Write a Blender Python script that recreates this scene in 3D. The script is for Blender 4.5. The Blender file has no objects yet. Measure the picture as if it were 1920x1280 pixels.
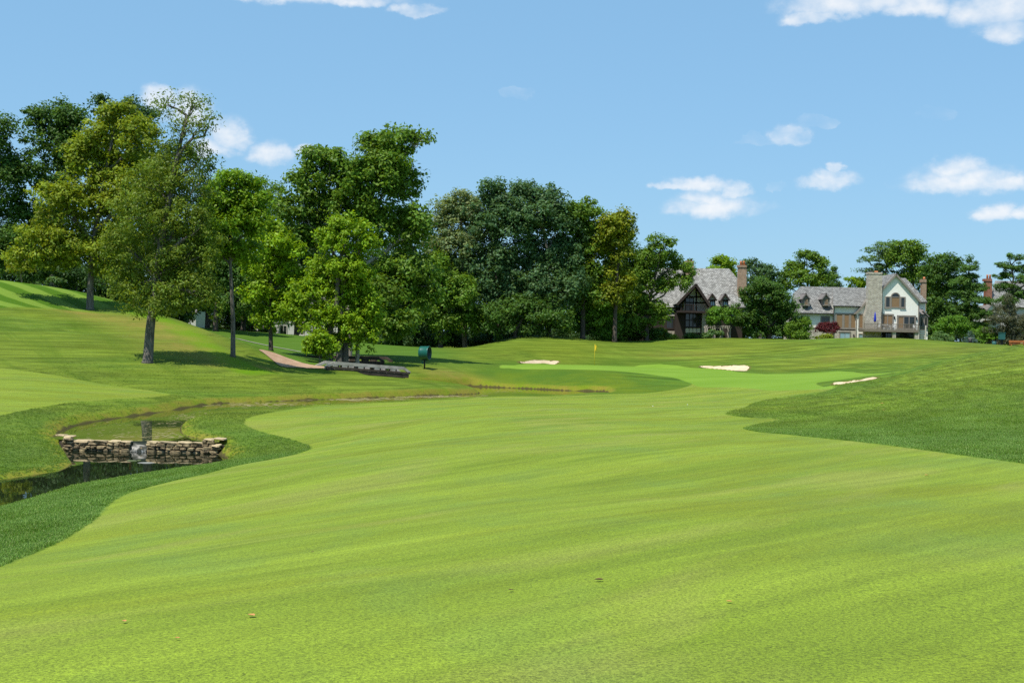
import bpy, bmesh, math, random
import numpy as np
from mathutils import Vector, Matrix
from mathutils.geometry import delaunay_2d_cdt

# ------------------------------------------------------------------ camera
SC = bpy.context.scene
FOC = 2450.0                 # focal length in pixels of the 1920 px wide photograph
ROLL = math.radians(1.15)
EYE = 4.65                   # eye above the lower pool, metres
cam_data = bpy.data.cameras.new('camera')
cam_data.sensor_width = 36.0
cam_data.lens = 36.0 * FOC / 1920.0
cam_data.clip_start = 0.1
cam_data.clip_end = 6000.0
cam = bpy.data.objects.new('camera', cam_data)
SC.collection.objects.link(cam)
cam.matrix_world = Matrix.Translation((0, 0, EYE)) @ Matrix.Rotation(math.pi / 2, 4, 'X') @ Matrix.Rotation(ROLL, 4, 'Z')
SC.camera = cam

# ------------------------------------------------------------------ light
SUN_FROM = Vector((-0.29, -0.35, 0.89)).normalized()
sun_data = bpy.data.lights.new('sun', 'SUN')
sun_data.energy = 5.0
sun_data.angle = math.radians(0.53)
sun_data.color = (1.0, 0.95, 0.87)
sun = bpy.data.objects.new('sun', sun_data)
sun.rotation_euler = (-SUN_FROM).to_track_quat('-Z', 'Y').to_euler()
SC.collection.objects.link(sun)

SC.view_settings.view_transform = 'Standard'
SC.view_settings.look = 'None'
SC.view_settings.gamma = 1.0
SC.view_settings.exposure = 0.22
SC.view_settings.use_curve_mapping = False
SC.cycles.use_denoising = False
SC.cycles.max_bounces = 6
SC.cycles.diffuse_bounces = 3
SC.cycles.transmission_bounces = 4
SC.cycles.transparent_max_bounces = 4
SC.cycles.caustics_reflective = False
SC.cycles.caustics_refractive = False

CR, SR = math.cos(ROLL), math.sin(ROLL)
def pxy(px, py):
    dx, dy = px - 960.0, py - 640.0
    return dx * CR + dy * SR, -dx * SR + dy * CR
def at(px, py, d):
    """the point of the place that lies d metres ahead on the sight line of a photo pixel"""
    x, y = pxy(px, py)
    return np.array((x / FOC * d, d, EYE - y / FOC * d))
def on_level(px, py, z):
    x, y = pxy(px, py)
    d = (EYE - z) * FOC / y
    return np.array((x / FOC * d, d))

# ------------------------------------------------------------------ node helper
class NT:
    def __init__(s, tree):
        s.t = tree; s.n = tree.nodes; s.l = tree.links
    def node(s, typ, **kw):
        nd = s.n.new(typ)
        for k, v in kw.items():
            setattr(nd, k, v)
        return nd
    def put(s, sock, v):
        if v is None: return
        if isinstance(v, bpy.types.NodeSocket): s.l.new(v, sock)
        else:
            if isinstance(v, (tuple, list)) and len(v) == 3 and sock.type == 'RGBA': v = (*v, 1)
            sock.default_value = v
    def m(s, op, a, b=None, c=None, clamp=False):
        nd = s.node('ShaderNodeMath', operation=op); nd.use_clamp = clamp
        for i, v in enumerate((a, b, c)):
            if v is not None: s.put(nd.inputs[i], v)
        return nd.outputs[0]
    def vm(s, op, a, b=None, c=None):
        nd = s.node('ShaderNodeVectorMath', operation=op)
        for i, v in enumerate((a, b, c)):
            if v is not None: s.put(nd.inputs[i], v)
        return nd.outputs['Value'] if op in ('DOT_PRODUCT', 'LENGTH', 'DISTANCE') else nd.outputs['Vector']
    def mix(s, f, a, b, blend='MIX'):
        nd = s.node('ShaderNodeMix', data_type='RGBA', blend_type=blend)
        s.put(nd.inputs[0], f); s.put(nd.inputs[6], a); s.put(nd.inputs[7], b)
        return nd.outputs[2]
    def noise(s, vec, scale, detail=3.0, rough=0.55, out=0, dist=0.0):
        nd = s.node('ShaderNodeTexNoise')
        s.put(nd.inputs['Vector'], vec); s.put(nd.inputs['Scale'], scale)
        nd.inputs['Detail'].default_value = detail; nd.inputs['Roughness'].default_value = rough
        nd.inputs['Distortion'].default_value = dist
        return nd.outputs[out]
    def rng(s, v, a, b, c=0.0, d=1.0, smooth=False):
        nd = s.node('ShaderNodeMapRange')
        nd.interpolation_type = 'SMOOTHSTEP' if smooth else 'LINEAR'
        s.put(nd.inputs[0], v)
        for i, q in enumerate((a, b, c, d)): nd.inputs[i + 1].default_value = q
        return nd.outputs[0]
    def attr(s, name, out='Fac'):
        return s.node('ShaderNodeAttribute', attribute_name=name).outputs[out]
    def xyz(s, x, y, z):
        nd = s.node('ShaderNodeCombineXYZ')
        for i, v in enumerate((x, y, z)): s.put(nd.inputs[i], v)
        return nd.outputs[0]
    def sep(s, v):
        nd = s.node('ShaderNodeSeparateXYZ'); s.put(nd.inputs[0], v); return nd.outputs
    def bump(s, h, strength, dist):
        nd = s.node('ShaderNodeBump'); nd.inputs['Strength'].default_value = strength
        nd.inputs['Distance'].default_value = dist; s.put(nd.inputs['Height'], h)
        return nd.outputs[0]
    def mul(s, col, f):
        return s.vm('SCALE', col, None) if False else s._scale(col, f)
    def _scale(s, col, f):
        nd = s.node('ShaderNodeVectorMath', operation='SCALE')
        s.put(nd.inputs[0], col); s.put(nd.inputs['Scale'], f)
        return nd.outputs[0]
    def out(s, shader):
        o = s.node('ShaderNodeOutputMaterial'); s.l.new(shader, o.inputs['Surface'])
    def principled(s, col, rough=0.8, spec=0.3, normal=None, metal=0.0):
        p = s.node('ShaderNodeBsdfPrincipled')
        s.put(p.inputs['Base Color'], col); s.put(p.inputs['Roughness'], rough)
        s.put(p.inputs['Specular IOR Level'], spec); s.put(p.inputs['Metallic'], metal)
        if normal is not None: s.put(p.inputs['Normal'], normal)
        return p.outputs[0]

def material(name):
    m = bpy.data.materials.new(name); m.use_nodes = True
    m.node_tree.nodes.clear()
    return m, NT(m.node_tree)

# ------------------------------------------------------------------ sky
world = bpy.data.worlds.new('World'); SC.world = world; world.use_nodes = True
world.node_tree.nodes.clear()
W = NT(world.node_tree)
sky = W.node('ShaderNodeTexSky', sky_type='NISHITA')
sky.sun_disc = False
sky.sun_elevation = math.asin(SUN_FROM.z)
sky.sun_rotation = math.atan2(SUN_FROM.x, SUN_FROM.y)
sky.altitude = 0; sky.air_density = 1.0; sky.dust_density = 0.6; sky.ozone_density = 1.2
dirv = W.node('ShaderNodeTexCoord').outputs['Generated']
sx, sy, sz = W.sep(dirv)
az = W.m('ARCTAN2', sx, sy)
el = W.m('ARCSINE', sz)
# the cloud field of the view carries on round the horizon
PERIOD = math.radians(60)
az = W.m('WRAP', az, PERIOD / 2, -PERIOD / 2)
nv = W.xyz(W.m('MULTIPLY', az, 60.0), W.m('MULTIPLY', el, 80.0), 0.0)
wob = W.noise(nv, 0.8, 5, 0.52)
wcol = W.noise(W.vm('ADD', nv, (31.0, 7.0, 3.0)), 0.8, 5, 0.6, out=1)
wr, wg, wb_ = W.sep(wcol)
az = W.m('ADD', az, W.m('MULTIPLY_ADD', wr, .030, -.015))
el = W.m('ADD', el, W.m('MULTIPLY_ADD', wg, .016, -.008))
CLOUDS = [  # photo pixel centre, radii, density
    (520, -14, 250, 30, .55), (655, 0, 90, 20, .75), (785, 22, 48, 17, .42),
    (1610, 8, 150, 34, .85), (1520, 36, 55, 20, .55), (1720, 16, 70, 30, .75), (1875, 25, 90, 45, .6), (1885, 62, 50, 30, .55),
    (295, 190, 36, 30, .95), (350, 212, 52, 44, .95), (430, 258, 46, 40, .9), (395, 282, 50, 26, .75), (505, 294, 48, 30, .75), (570, 280, 26, 14, .6),
    (1300, 349, 66, 17, .75), (1262, 350, 38, 13, .7), (1340, 392, 92, 30, .95), (1376, 360, 34, 20, .95), (1320, 372, 44, 20, .9),
    (1550, 342, 58, 22, .68), (1562, 318, 17, 18, .55),
    (1805, 345, 108, 34, 1.0), (1800, 318, 52, 24, 1.0), (1872, 345, 70, 20, .85),
    (1868, 405, 42, 22, .85), (1918, 405, 30, 16, .75),
    (1482, 258, 40, 26, .38), (1412, 266, 32, 14, .12), (1532, 230, 32, 13, .12), (975, 178, 32, 13, .12), (1455, 352, 18, 10, .05), (1755, 215, 30, 12, .0),
]
field = None
for (cx, cy, rx, ry, st) in CLOUDS:
    x, y = pxy(cx, cy)
    a0 = math.atan(x / FOC); e0 = math.atan(-y / math.hypot(FOC, x))
    ra = rx / FOC * 1.12; re = ry / FOC * 1.12
    a = W.m('MULTIPLY_ADD', az, 1 / ra, -a0 / ra)
    b = W.m('MULTIPLY_ADD', el, 1 / re, -e0 / re)
    b = W.m('MAXIMUM', b, W.m('MULTIPLY', b, -1.7))
    q = W.m('MULTIPLY_ADD', a, a, W.m('MULTIPLY', b, b))
    v = W.m('MULTIPLY_ADD', q, -0.8, 0.8)                 # .8 in the middle, 0 at the rim
    v = W.m('MINIMUM', v, st)
    field = v if field is None else W.m('MAXIMUM', field, v)
dens = W.m('ADD', field, W.m('MULTIPLY_ADD', wob, 1.35, -0.70))
cov = W.rng(dens, -0.25, 1.0, 0, 0.88, True)
cov = W.m('MULTIPLY', cov, W.rng(field, -0.35, 0.45, 0.0, 1.0, True))
under = W.rng(W.noise(W.vm('ADD', nv, (0.0, 0.55, 0.0)), 0.8, 5, 0.52), .35, .65, 1, 0)
cloud_col = W.mix(W.m('MULTIPLY', W.rng(dens, 0.1, 0.95, 0, 1), W.m('MULTIPLY_ADD', under, .45, .55)), (6.6, 7.6, 8.8), (9.8, 9.7, 9.6))
skyb = W.vm('MULTIPLY', sky.outputs[0], (0.92, 1.06, 1.18))
haze_sky = W.mix(0.55, skyb, (2.9, 5.95, 9.0))
skycol = W.mix(cov, haze_sky, cloud_col)
bg = W.node('ShaderNodeBackground'); W.put(bg.inputs[0], skycol); bg.inputs[1].default_value = 0.091
wo = W.node('ShaderNodeOutputWorld'); W.l.new(bg.outputs[0], wo.inputs[0])

# ------------------------------------------------------------------ mesh helpers
COL = SC.collection
def link(o, parent=None):
    COL.objects.link(o)
    if parent is not None: o.parent = parent
    return o
def tag(o, label=None, cat=None, group=None, kind=None):
    if label: o['label'] = label
    if cat: o['category'] = cat
    if group: o['group'] = group
    if kind: o['kind'] = kind
    return o
def empty(name, loc, label=None, cat=None, group=None, rz=0.0):
    o = bpy.data.objects.new(name, None); o.empty_display_size = 0.3
    o.location = loc; o.rotation_euler = (0, 0, rz)
    link(o); return tag(o, label, cat, group)
def copy_tree(o, parent=None):
    c = o.copy(); link(c, parent)
    for ch in o.children: copy_tree(ch, c)
    return c

def np_mesh(name, verts, faces, smooth=False):
    """faces: (n,k) int array, all of one size"""
    me = bpy.data.meshes.new(name)
    v = np.ascontiguousarray(verts, dtype=np.float32); f = np.ascontiguousarray(faces, dtype=np.int32)
    k = f.shape[1]
    me.vertices.add(len(v)); me.vertices.foreach_set('co', v.ravel())
    me.loops.add(f.size); me.loops.foreach_set('vertex_index', f.ravel())
    me.polygons.add(len(f)); me.polygons.foreach_set('loop_start', np.arange(0, f.size, k, dtype=np.int32))
    me.update(calc_edges=True)
    if smooth: me.polygons.foreach_set('use_smooth', np.ones(len(f), dtype=bool))
    return me

class MB:
    """collects shapes, builds one mesh object"""
    def __init__(s): s.v = []; s.f = []; s.uv = []; s.has_uv = False
    def add(s, vs, fs, uvs=None):
        b = len(s.v); s.v += [tuple(map(float, p)) for p in vs]
        for i, f in enumerate(fs):
            s.f.append(tuple(b + k for k in f))
            if uvs: s.has_uv = True; s.uv.append(uvs[i])
            else: s.uv.append([(0, 0)] * len(f))
        return s
    def box(s, x0, x1, y0, y1, z0, z1):
        vs = [(x, y, z) for z in (z0, z1) for y in (y0, y1) for x in (x0, x1)]
        return s.add(vs, [(0, 2, 3, 1), (4, 5, 7, 6), (0, 1, 5, 4), (2, 6, 7, 3), (0, 4, 6, 2), (1, 3, 7, 5)])
    def prism(s, poly, y0, y1):
        """poly: (x,z) points anticlockwise seen from -y; runs from y0 to y1"""
        n = len(poly)
        vs = [(x, y0, z) for x, z in poly] + [(x, y1, z) for x, z in poly]
        fs = [tuple(range(n)), tuple(range(2 * n - 1, n - 1, -1))]
        fs += [(i, i + n, (i + 1) % n + n, (i + 1) % n) for i in range(n)]
        return s.add(vs, fs)
    def bar(s, a, b, w, h):
        """square bar from a to b, width w (level), height h"""
        a = Vector(a); b = Vector(b); t = (b - a).normalized()
        side = t.cross(Vector((0, 0, 1)))
        side = Vector((1, 0, 0)) if side.length < 1e-4 else side.normalized()
        up = side.cross(t).normalized()
        vs = []
        for p in (a, b):
            for sx_, sz_ in ((-1, -1), (1, -1), (1, 1), (-1, 1)):
                vs.append(p + side * (sx_ * w / 2) + up * (sz_ * h / 2))
        return s.add(vs, [(0, 1, 2, 3), (7, 6, 5, 4), (0, 4, 5, 1), (1, 5, 6, 2), (2, 6, 7, 3), (3, 7, 4, 0)])
    def tube(s, pts, radii, n=8, cap=True):
        vs = []; fs = []
        P = [Vector(p) for p in pts]
        for i, p in enumerate(P):
            t = (P[min(i + 1, len(P) - 1)] - P[max(i - 1, 0)]).normalized()
            u = t.cross(Vector((0, 1, 0.17)));
            u = Vector((1, 0, 0)) if u.length < 1e-3 else u.normalized()
            w = t.cross(u)
            for k in range(n):
                a = 2 * math.pi * k / n
                vs.append(p + (u * math.cos(a) + w * math.sin(a)) * radii[i])
        for i in range(len(P) - 1):
            for k in range(n):
                k2 = (k + 1) % n
                fs.append((i * n + k, i * n + k2, (i + 1) * n + k2, (i + 1) * n + k))
        if cap:
            fs.append(tuple(range(n - 1, -1, -1))); fs.append(tuple((len(P) - 1) * n + k for k in range(n)))
        return s.add(vs, fs)
    def courses(s, el_, er, rr, rl, step, lift=0.04):
        """shingle courses on a roof plane: eave left/right, ridge right/left"""
        el_, er, rr, rl = map(Vector, (el_, er, rr, rl))
        nrm = (er - el_).cross(rl - el_)
        if nrm.length < 1e-6: nrm = (er - el_).cross(rr - el_)
        nrm.normalize()
        ud = (er - el_).normalized()
        L = max((rl - el_).length, (rr - er).length); n = max(2, int(round(L / step)))
        for i in range(n):
            t0, t1 = i / n, min(1.0, (i + 1.25) / n)
            a, b = el_.lerp(rl, t0), er.lerp(rr, t0); c, d_ = er.lerp(rr, t1), el_.lerp(rl, t1)
            al, bl = a + nrm * lift, b + nrm * lift
            vs = [al, bl, c + nrm * .004, d_ + nrm * .004, a, b]
            def uv(p): return ((p - el_).dot(ud), (p - el_).dot(nrm.cross(ud)))
            fs = [(0, 1, 2, 3), (4, 5, 1, 0)]
            s.add(vs, fs, [[uv(vs[k]) for k in f] for f in fs])
        return s
    def build(s, name, mat, parent=None, smooth=False, loc=None):
        me = bpy.data.meshes.new(name)
        me.from_pydata(s.v, [], s.f)
        if s.has_uv:
            lay = me.uv_layers.new(name='UVMap')
            flat = [c for f in s.uv for p in f for c in p]
            lay.data.foreach_set('uv', flat)
        me.validate(); me.update()
        if smooth: me.polygons.foreach_set('use_smooth', [True] * len(me.polygons))
        if mat: me.materials.append(mat)
        o = bpy.data.objects.new(name, me)
        if loc is not None: o.location = loc
        return link(o, parent)

# ------------------------------------------------------------------ terrain
LOW, UPP = 0.23, 0.60            # water levels below and above the stone weir
CP = []
def cp(*rows):
    for r in rows: CP.append(at(*r))
def cz(zr, *rows):
    for (px, py) in rows:
        xy = on_level(px, py, EYE + zr); CP.append(np.array((xy[0], xy[1], EYE + zr)))
def cw(*rows):
    for (x, y, zr) in rows: CP.append(np.array((x, y, EYE + zr)))
cw((-4, 0, -1.72), (4, 0, -1.62), (0, -20, -1.4), (-25, -20, -1.6), (25, -20, -1.2), (-14, 3, -2.3), (16, 8, -1.5))
cp((0, 1280, 6.9), (960, 1280, 6.7), (1920, 1280, 6.9), (0, 1062, 16), (960, 975, 15), (960, 844, 30), (960, 784, 50),
   (960, 755, 71), (960, 743, 88), (580, 840, 41), (240, 925, 28), (180, 980, 22), (400, 880, 35), (460, 790, 56.6), (1200, 900, 24))
cz(-4.20, (0, 943), (120, 906), (250, 884), (400, 864), (-200, 1000), (-120, 975))
cz(-3.78, (470, 768), (600, 757), (700, 752))
cz(-3.88, (880, 743), (1000, 738), (1130, 735.5))
cp((410, 822, 49.6), (395, 795, 55.3), (118, 818, 49.5), (60, 838, 46), (0, 832, 46), (0, 800, 51), (0, 778, 55), (150, 752, 66), (310, 738, 76))
cz(-4.15, (0, 866), (70, 852), (-200, 880))
cz(-3.65, (110, 790), (200, 768), (400, 745), (600, 737), (750, 735), (860, 733))
cp((0, 690, 80), (100, 705, 79), (200, 722, 80), (0, 650, 93), (0, 600, 104), (0, 575, 110), (0, 525, 126), (100, 640, 96), (200, 640, 98),
   (275, 680, 92), (350, 690, 90), (400, 710, 86), (300, 720, 84), (450, 725, 85), (550, 725, 88), (165, 580, 118), (80, 535, 128),
   (165, 552, 128), (250, 572, 124), (300, 590, 119), (360, 612, 113), (400, 640, 106), (436, 668, 98), (500, 690, 97), (540, 700, 97), (165, 620, 106), (-150, 600, 106))
def xat(px, d): return (px - 960) / FOC * d
cw((xat(0, 152), 152, 3.4), (xat(165, 150), 150, 2.4), (xat(300, 142), 142, .2), (xat(390, 132), 132, -1.1), (xat(100, 185), 185, 2.2),
   (xat(-150, 170), 170, 3.0), (xat(-200, 126), 126, 5.2), (-75, 110, 4.4), (-65, 70, -1.0), (-45, 40, -3.2))
cp((420, 620, 175), (560, 628, 170), (700, 645, 160), (450, 650, 128), (560, 660, 122), (700, 672, 122), (640, 676, 118), (790, 668, 130),
   (560, 685, 106), (620, 700, 103), (615, 688, 106), (600, 720, 92), (740, 715, 97), (820, 725, 96), (700, 706, 101), (490, 657, 120),
   (795, 690, 116), (830, 695, 116), (950, 710, 116.5), (940, 688, 121), (1000, 692, 119), (1100, 694, 119), (1180, 700, 117), (1250, 712, 114),
   (1290, 722, 110), (1230, 732, 105), (1115, 684, 136), (960, 685, 130), (1200, 684, 150), (1300, 690, 145), (1040, 683, 142),
   (1400, 715, 115), (1400, 735, 98), (1300, 745, 92), (1550, 705, 125), (1450, 750, 80), (1010, 678, 150), (1360, 691, 140), (1600, 716, 104),
   (1100, 660, 156), (950, 660, 148), (880, 670, 138), (820, 672, 130), (1450, 665, 152), (1600, 670, 142), (1700, 690, 125), (1500, 688, 140),
   (1250, 665, 156), (1350, 665, 154), (950, 643, 165), (1020, 638, 167), (1100, 637, 168), (1230, 642, 168), (1300, 638, 167), (1380, 634, 166),
   (1520, 634, 165), (1600, 633, 165), (1740, 641, 160), (1800, 646, 158), (1900, 653, 150), (880, 657, 152),
   (1640, 645, 186), (1300, 637, 182), (1720, 645, 186), (860, 668, 172), (1020, 652, 180), (940, 660, 176), (1450, 641, 178), (1850, 652, 175),
   (1700, 700, 98), (1800, 688, 85), (1900, 655, 92), (1920, 700, 62), (1920, 760, 42), (1920, 868, 24), (1650, 750, 64), (1500, 760, 66),
   (1400, 790, 50), (1500, 810, 40), (1700, 840, 30), (1360, 775, 57), (1650, 800, 43), (1780, 672, 100), (1640, 706, 103))
cz(-3.7, (885, 720), (1000, 728), (1100, 731))
cw((50, 80, .8), (60, 120, 1.2), (40, 50, -.3), (25, 25, -1.5), (85, 180, 1.3), (-70, 220, 2.5), (0, 230, .6), (70, 230, 1.3), (95, 120, 1.5), (70, 20, -.5), (-70, 0, -2.5))
CP = np.array(CP)

def tps_fit(P, lam=0.02):
    n = len(P); S = 50.0
    xy = P[:, :2] / S
    r2 = ((xy[:, None] - xy[None]) ** 2).sum(-1)
    K = 0.5 * r2 * np.log(r2 + 1e-12) + lam * np.eye(n) * 0.02
    A = np.zeros((n + 3, n + 3)); A[:n, :n] = K
    A[:n, n] = 1; A[:n, n + 1:] = xy; A[n, :n] = 1; A[n + 1:, :n] = xy.T
    b = np.zeros(n + 3); b[:n] = P[:, 2]
    w = np.linalg.solve(A, b)
    def ev(x, y):
        x = np.asarray(x, float) / S; y = np.asarray(y, float) / S
        out = w[n] + w[n + 1] * x + w[n + 2] * y
        for i in range(n):
            r = (x - xy[i, 0]) ** 2 + (y - xy[i, 1]) ** 2
            out = out + w[i] * 0.5 * r * np.log(r + 1e-12)
        return out
    return ev
base_h = tps_fit(CP)

def poly_sdf(X, Y, poly):
    """metres inside the polygon (negative outside)"""
    P = np.asarray(poly, float); n = len(P)
    best = np.full(X.shape, 1e12); ins = np.zeros(X.shape, bool)
    for i in range(n):
        ax, ay = P[i]; bx, by = P[(i + 1) % n]
        ex, ey = bx - ax, by - ay
        t = np.clip(((X - ax) * ex + (Y - ay) * ey) / (ex * ex + ey * ey + 1e-9), 0, 1)
        best = np.minimum(best, (X - ax - t * ex) ** 2 + (Y - ay - t * ey) ** 2)
        c = ((ay > Y) != (by > Y)) & (X < ex * (Y - ay) / (ey if abs(ey) > 1e-9 else 1e-9) + ax)
        ins ^= c
    d_ = np.sqrt(best)
    return np.where(ins, d_, -d_)
def spline(pts, k=4):
    """closed Catmull-Rom"""
    P = np.asarray(pts, float); n = len(P); out = []
    for i in range(n):
        a, b, c, d_ = P[i - 1], P[i], P[(i + 1) % n], P[(i + 2) % n]
        for j in range(k):
            t = j / k
            out.append(.5 * ((2 * b) + (c - a) * t + (2 * a - 5 * b + 4 * c - d_) * t * t + (3 * b - a - 3 * c + d_) * t ** 3))
    return np.array(out)
def sstep(x): x = np.clip(x, 0, 1); return x * x * (3 - 2 * x)

def pd(px, d): return np.array((xat(px, d), d))
upper_poly = [pd(405, 49.25), pd(352, 52.3), pd(341, 55.5), pd(350, 60), pd(385, 63.8), pd(470, 67.8), pd(600, 75), pd(700, 79.4), pd(880, 89), pd(1000, 95.8),
              pd(1095, 100.8), pd(1140, 105)] + [on_level(a, b, UPP) for a, b in ((1128, 734), (1060, 732), (1000, 729), (940, 726.5), (885, 724.5))] + \
             [pd(840, 113), pd(775, 110), pd(735, 110.5), pd(705, 115), pd(680, 123), pd(655, 121), pd(668, 113), pd(690, 106.5), pd(722, 103.8), pd(760, 104.5), pd(800, 106.8), pd(850, 106.6), pd(888, 103.5)] + \
             [on_level(a, b, UPP) for a, b in ((893, 738), (800, 742), (700, 745.5), (600, 749), (500, 753), (400, 757.5), (300, 773), (200, 787), (150, 796), (120, 806), (108, 815))] + [pd(128, 49.25)]
upper_poly = spline(upper_poly, 4)[:-3]     # the last side is the straight weir
lower_poly = [on_level(a, b, LOW) for a, b in ((432, 863), (400, 873), (250, 894), (120, 917), (0, 954), (-120, 990), (-400, 1090),
                                              (-420, 950), (-200, 922), (-60, 905), (0, 899), (60, 891), (115, 882), (138, 870))]
lower_poly = np.array(lower_poly + [pd(122, 49.25), pd(412, 49.25)])

def axis(lo, hi, fine_lo, fine_hi, step, n_out):
    core = np.arange(fine_lo, fine_hi, step)
    g = lambda L: fine_step(L, n_out, step)
    a = fine_lo - np.array(fine_step(fine_lo - lo, n_out, step))[::-1]
    b = core[-1] + np.array(fine_step(hi - core[-1], n_out, step))
    return np.concatenate([a, core, b])
def fine_step(L, n, s0):
    r = 1.05
    for _ in range(200):
        if s0 * r * (r ** n - 1) / (r - 1) > L: break
        r += 0.005
    v = np.cumsum(s0 * r ** np.arange(1, n + 1)); return v * (L / v[-1])
xs = axis(-2500, 2500, -46, 52, 0.26, 34)
ys = np.concatenate([3 - np.array(fine_step(160, 14, .3))[::-1], np.arange(3, 30, .3), np.arange(30, 122, .24), np.arange(122, 176, .5)])
ys = np.concatenate([ys, ys[-1] + np.array(fine_step(3200, 44, .6))])
GX, GY = np.meshgrid(xs, ys)
GZ = base_h(np.clip(GX, -90, 110), np.clip(GY, -40, 235))
far = sstep((np.hypot(GX, GY) - 240) / 250)
GZ = GZ * (1 - far) + (EYE + 0.5) * far
rs = np.random.RandomState(3)
def vnoise(x, y, cell, seed):
    """smooth value noise"""
    r = np.random.RandomState(seed).rand(64, 64)
    u, v = x / cell, y / cell
    i, j = np.floor(u).astype(int), np.floor(v).astype(int)
    fu, fv = sstep(u - i), sstep(v - j)
    g = lambda a, b: r[a % 64, b % 64]
    return (g(i, j) * (1 - fu) + g(i + 1, j) * fu) * (1 - fv) + (g(i, j + 1) * (1 - fu) + g(i + 1, j + 1) * fu) * fv - .5
GZ = GZ + vnoise(GX, GY, 14.0, 9) * 1.7 * sstep((GY - 136) / 14) * sstep((174 - GY) / 8) * sstep((GX + 6) / 8)
GZ = GZ + vnoise(GX, GY, 7.0, 1) * .10 + vnoise(GX, GY, 2.6, 2) * .05
# the stream cuts its bed into the turf
SU = poly_sdf(GX, GY, upper_poly); SL = poly_sdf(GX, GY, lower_poly)
def carve(Z, S, level, width):
    top = np.maximum(Z, level + .16)
    wob = vnoise(GX, GY, 1.3, 5) * .35
    t = np.clip((-S + wob * .4) / width, 0, 1)
    prof = .66 * sstep(t / .22) + .34 * sstep(t)
    near = -S < width
    Z = np.where(near & (S <= 0), level - .04 + (top - level + .04) * prof, Z)
    return np.where(S > 0, level - .06 - .55 * sstep(S / 1.6), Z)
keep = GZ.copy()
GZ = carve(GZ, SL, LOW, 1.3)
GU = carve(GZ, SU, UPP, 1.1)
GZ = np.where((GY > 49.3) & (SL < 0.0) | (SU > 0), GU, GZ)

def hgt(x, y):
    """height of the ground at a place"""
    x = np.asarray(x, float); y = np.asarray(y, float)
    i = np.clip(np.searchsorted(xs, x) - 1, 0, len(xs) - 2); j = np.clip(np.searchsorted(ys, y) - 1, 0, len(ys) - 2)
    fx = np.clip((x - xs[i]) / (xs[i + 1] - xs[i]), 0, 1); fy = np.clip((y - ys[j]) / (ys[j + 1] - ys[j]), 0, 1)
    return (GZ[j, i] * (1 - fx) + GZ[j, i + 1] * fx) * (1 - fy) + (GZ[j + 1, i] * (1 - fx) + GZ[j + 1, i + 1] * fx) * fy
_dm = np.concatenate([np.arange(4, 30, .08), np.arange(30, 235, .2)])
def gp(px, py, dmin=0):
    """where the sight line of a photo pixel meets the ground"""
    x, y = pxy(px, py)
    dm = _dm[_dm > dmin]
    gap = (EYE - y / FOC * dm) - hgt(x / FOC * dm, dm)
    k = np.argmax(gap < 0)
    if gap[k] >= 0: k = len(dm) - 1
    d = dm[k] if k == 0 else dm[k - 1] + (dm[k] - dm[k - 1]) * gap[k - 1] / (gap[k - 1] - gap[k] + 1e-9)
    return np.array((x / FOC * d, d))
def gpoly(pts, k=3): return spline([gp(*p) for p in pts], k)

fair_px = [(-260, 1165), (0, 1062), (70, 1035), (130, 1005), (180, 972), (205, 945), (245, 923), (330, 900), (430, 876), (520, 859), (572, 846), (583, 838),
           (560, 828), (500, 812), (468, 801), (458, 792), (472, 781), (520, 771), (600, 761), (700, 755.5), (880, 747), (1000, 742.5), (1130, 739), (1230, 735), (1280, 727),
           (1297, 719), (1270, 709.5), (1220, 702), (1150, 695), (1080, 692.5), (1000, 692), (955, 690), (937, 686.5), (970, 683.5), (1040, 683), (1200, 684.5), (1300, 689.5),
           (1400, 699), (1500, 700), (1600, 697), (1690, 697), (1640, 703), (1575, 712), (1530, 718), (1545, 725), (1562, 729), (1500, 740), (1430, 750), (1400, 762),
           (1360, 774), (1385, 781), (1463, 786), (1420, 795), (1394, 803), (1425, 810), (1500, 817), (1600, 827), (1700, 839), (1800, 853), (1920, 869), (2150, 905)]
_fp = [gp(*p) for p in fair_px]
fair = np.concatenate([spline(_fp, 3)[3:-5], np.array([[22, 12.], [22, -20.], [-12, -20.], [-12, 6.]])])
green_px = fair_px[25:46] + [(1420, 729), (1320, 726)]
green = spline(_fp[25:46] + [gp(1420, 729), gp(1320, 726)], 3)
lfair = gpoly([(-220, 688), (-100, 688), (0, 690), (60, 697), (150, 712), (250, 728), (320, 738.5), (280, 745), (200, 749), (120, 756), (60, 766), (0, 779), (-100, 800), (-220, 830)])
strip = np.array([pd(a, b) for a, b in ((-400, 144), (0, 150), (165, 142), (265, 127), (215, 121), (150, 115.5), (85, 112.5), (0, 109.5), (-400, 106))])
lit_slope = gpoly([(222, 572), (262, 580), (310, 596), (362, 616), (405, 645), (440, 668), (490, 690), (520, 697), (470, 702), (430, 692), (385, 664), (340, 634), (300, 608), (255, 590)])
lawn = np.array([pd(a, b) for a, b in ((290, 165), (400, 122), (470, 108.5), (560, 106), (700, 111), (800, 121), (850, 136), (830, 170), (720, 215), (150, 215), (220, 175))])
apron = spline(_fp[22:33] + [gp(900, 694), gp(850, 700), gp(800, 703), gp(790, 712), gp(860, 722), gp(890, 722)], 3)
path_poly = gpoly([(486, 656), (506, 659.5), (540, 672), (580, 684), (612, 688.5), (600, 691), (560, 689.5), (528, 687.5), (511, 675), (499, 665)])
bunkers = [gpoly(q) for q in ([(974, 681), (982, 678), (1005, 676), (1040, 676), (1047, 678.5), (1044, 681), (1010, 682)],
                              [(1312, 688), (1340, 687), (1375, 685.5), (1400, 686.5), (1403, 691), (1392, 696.5), (1350, 692.5)],
                              [(1562, 721), (1580, 717), (1610, 713), (1643, 709.5), (1630, 713.5), (1600, 718), (1578, 722)])]
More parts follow.
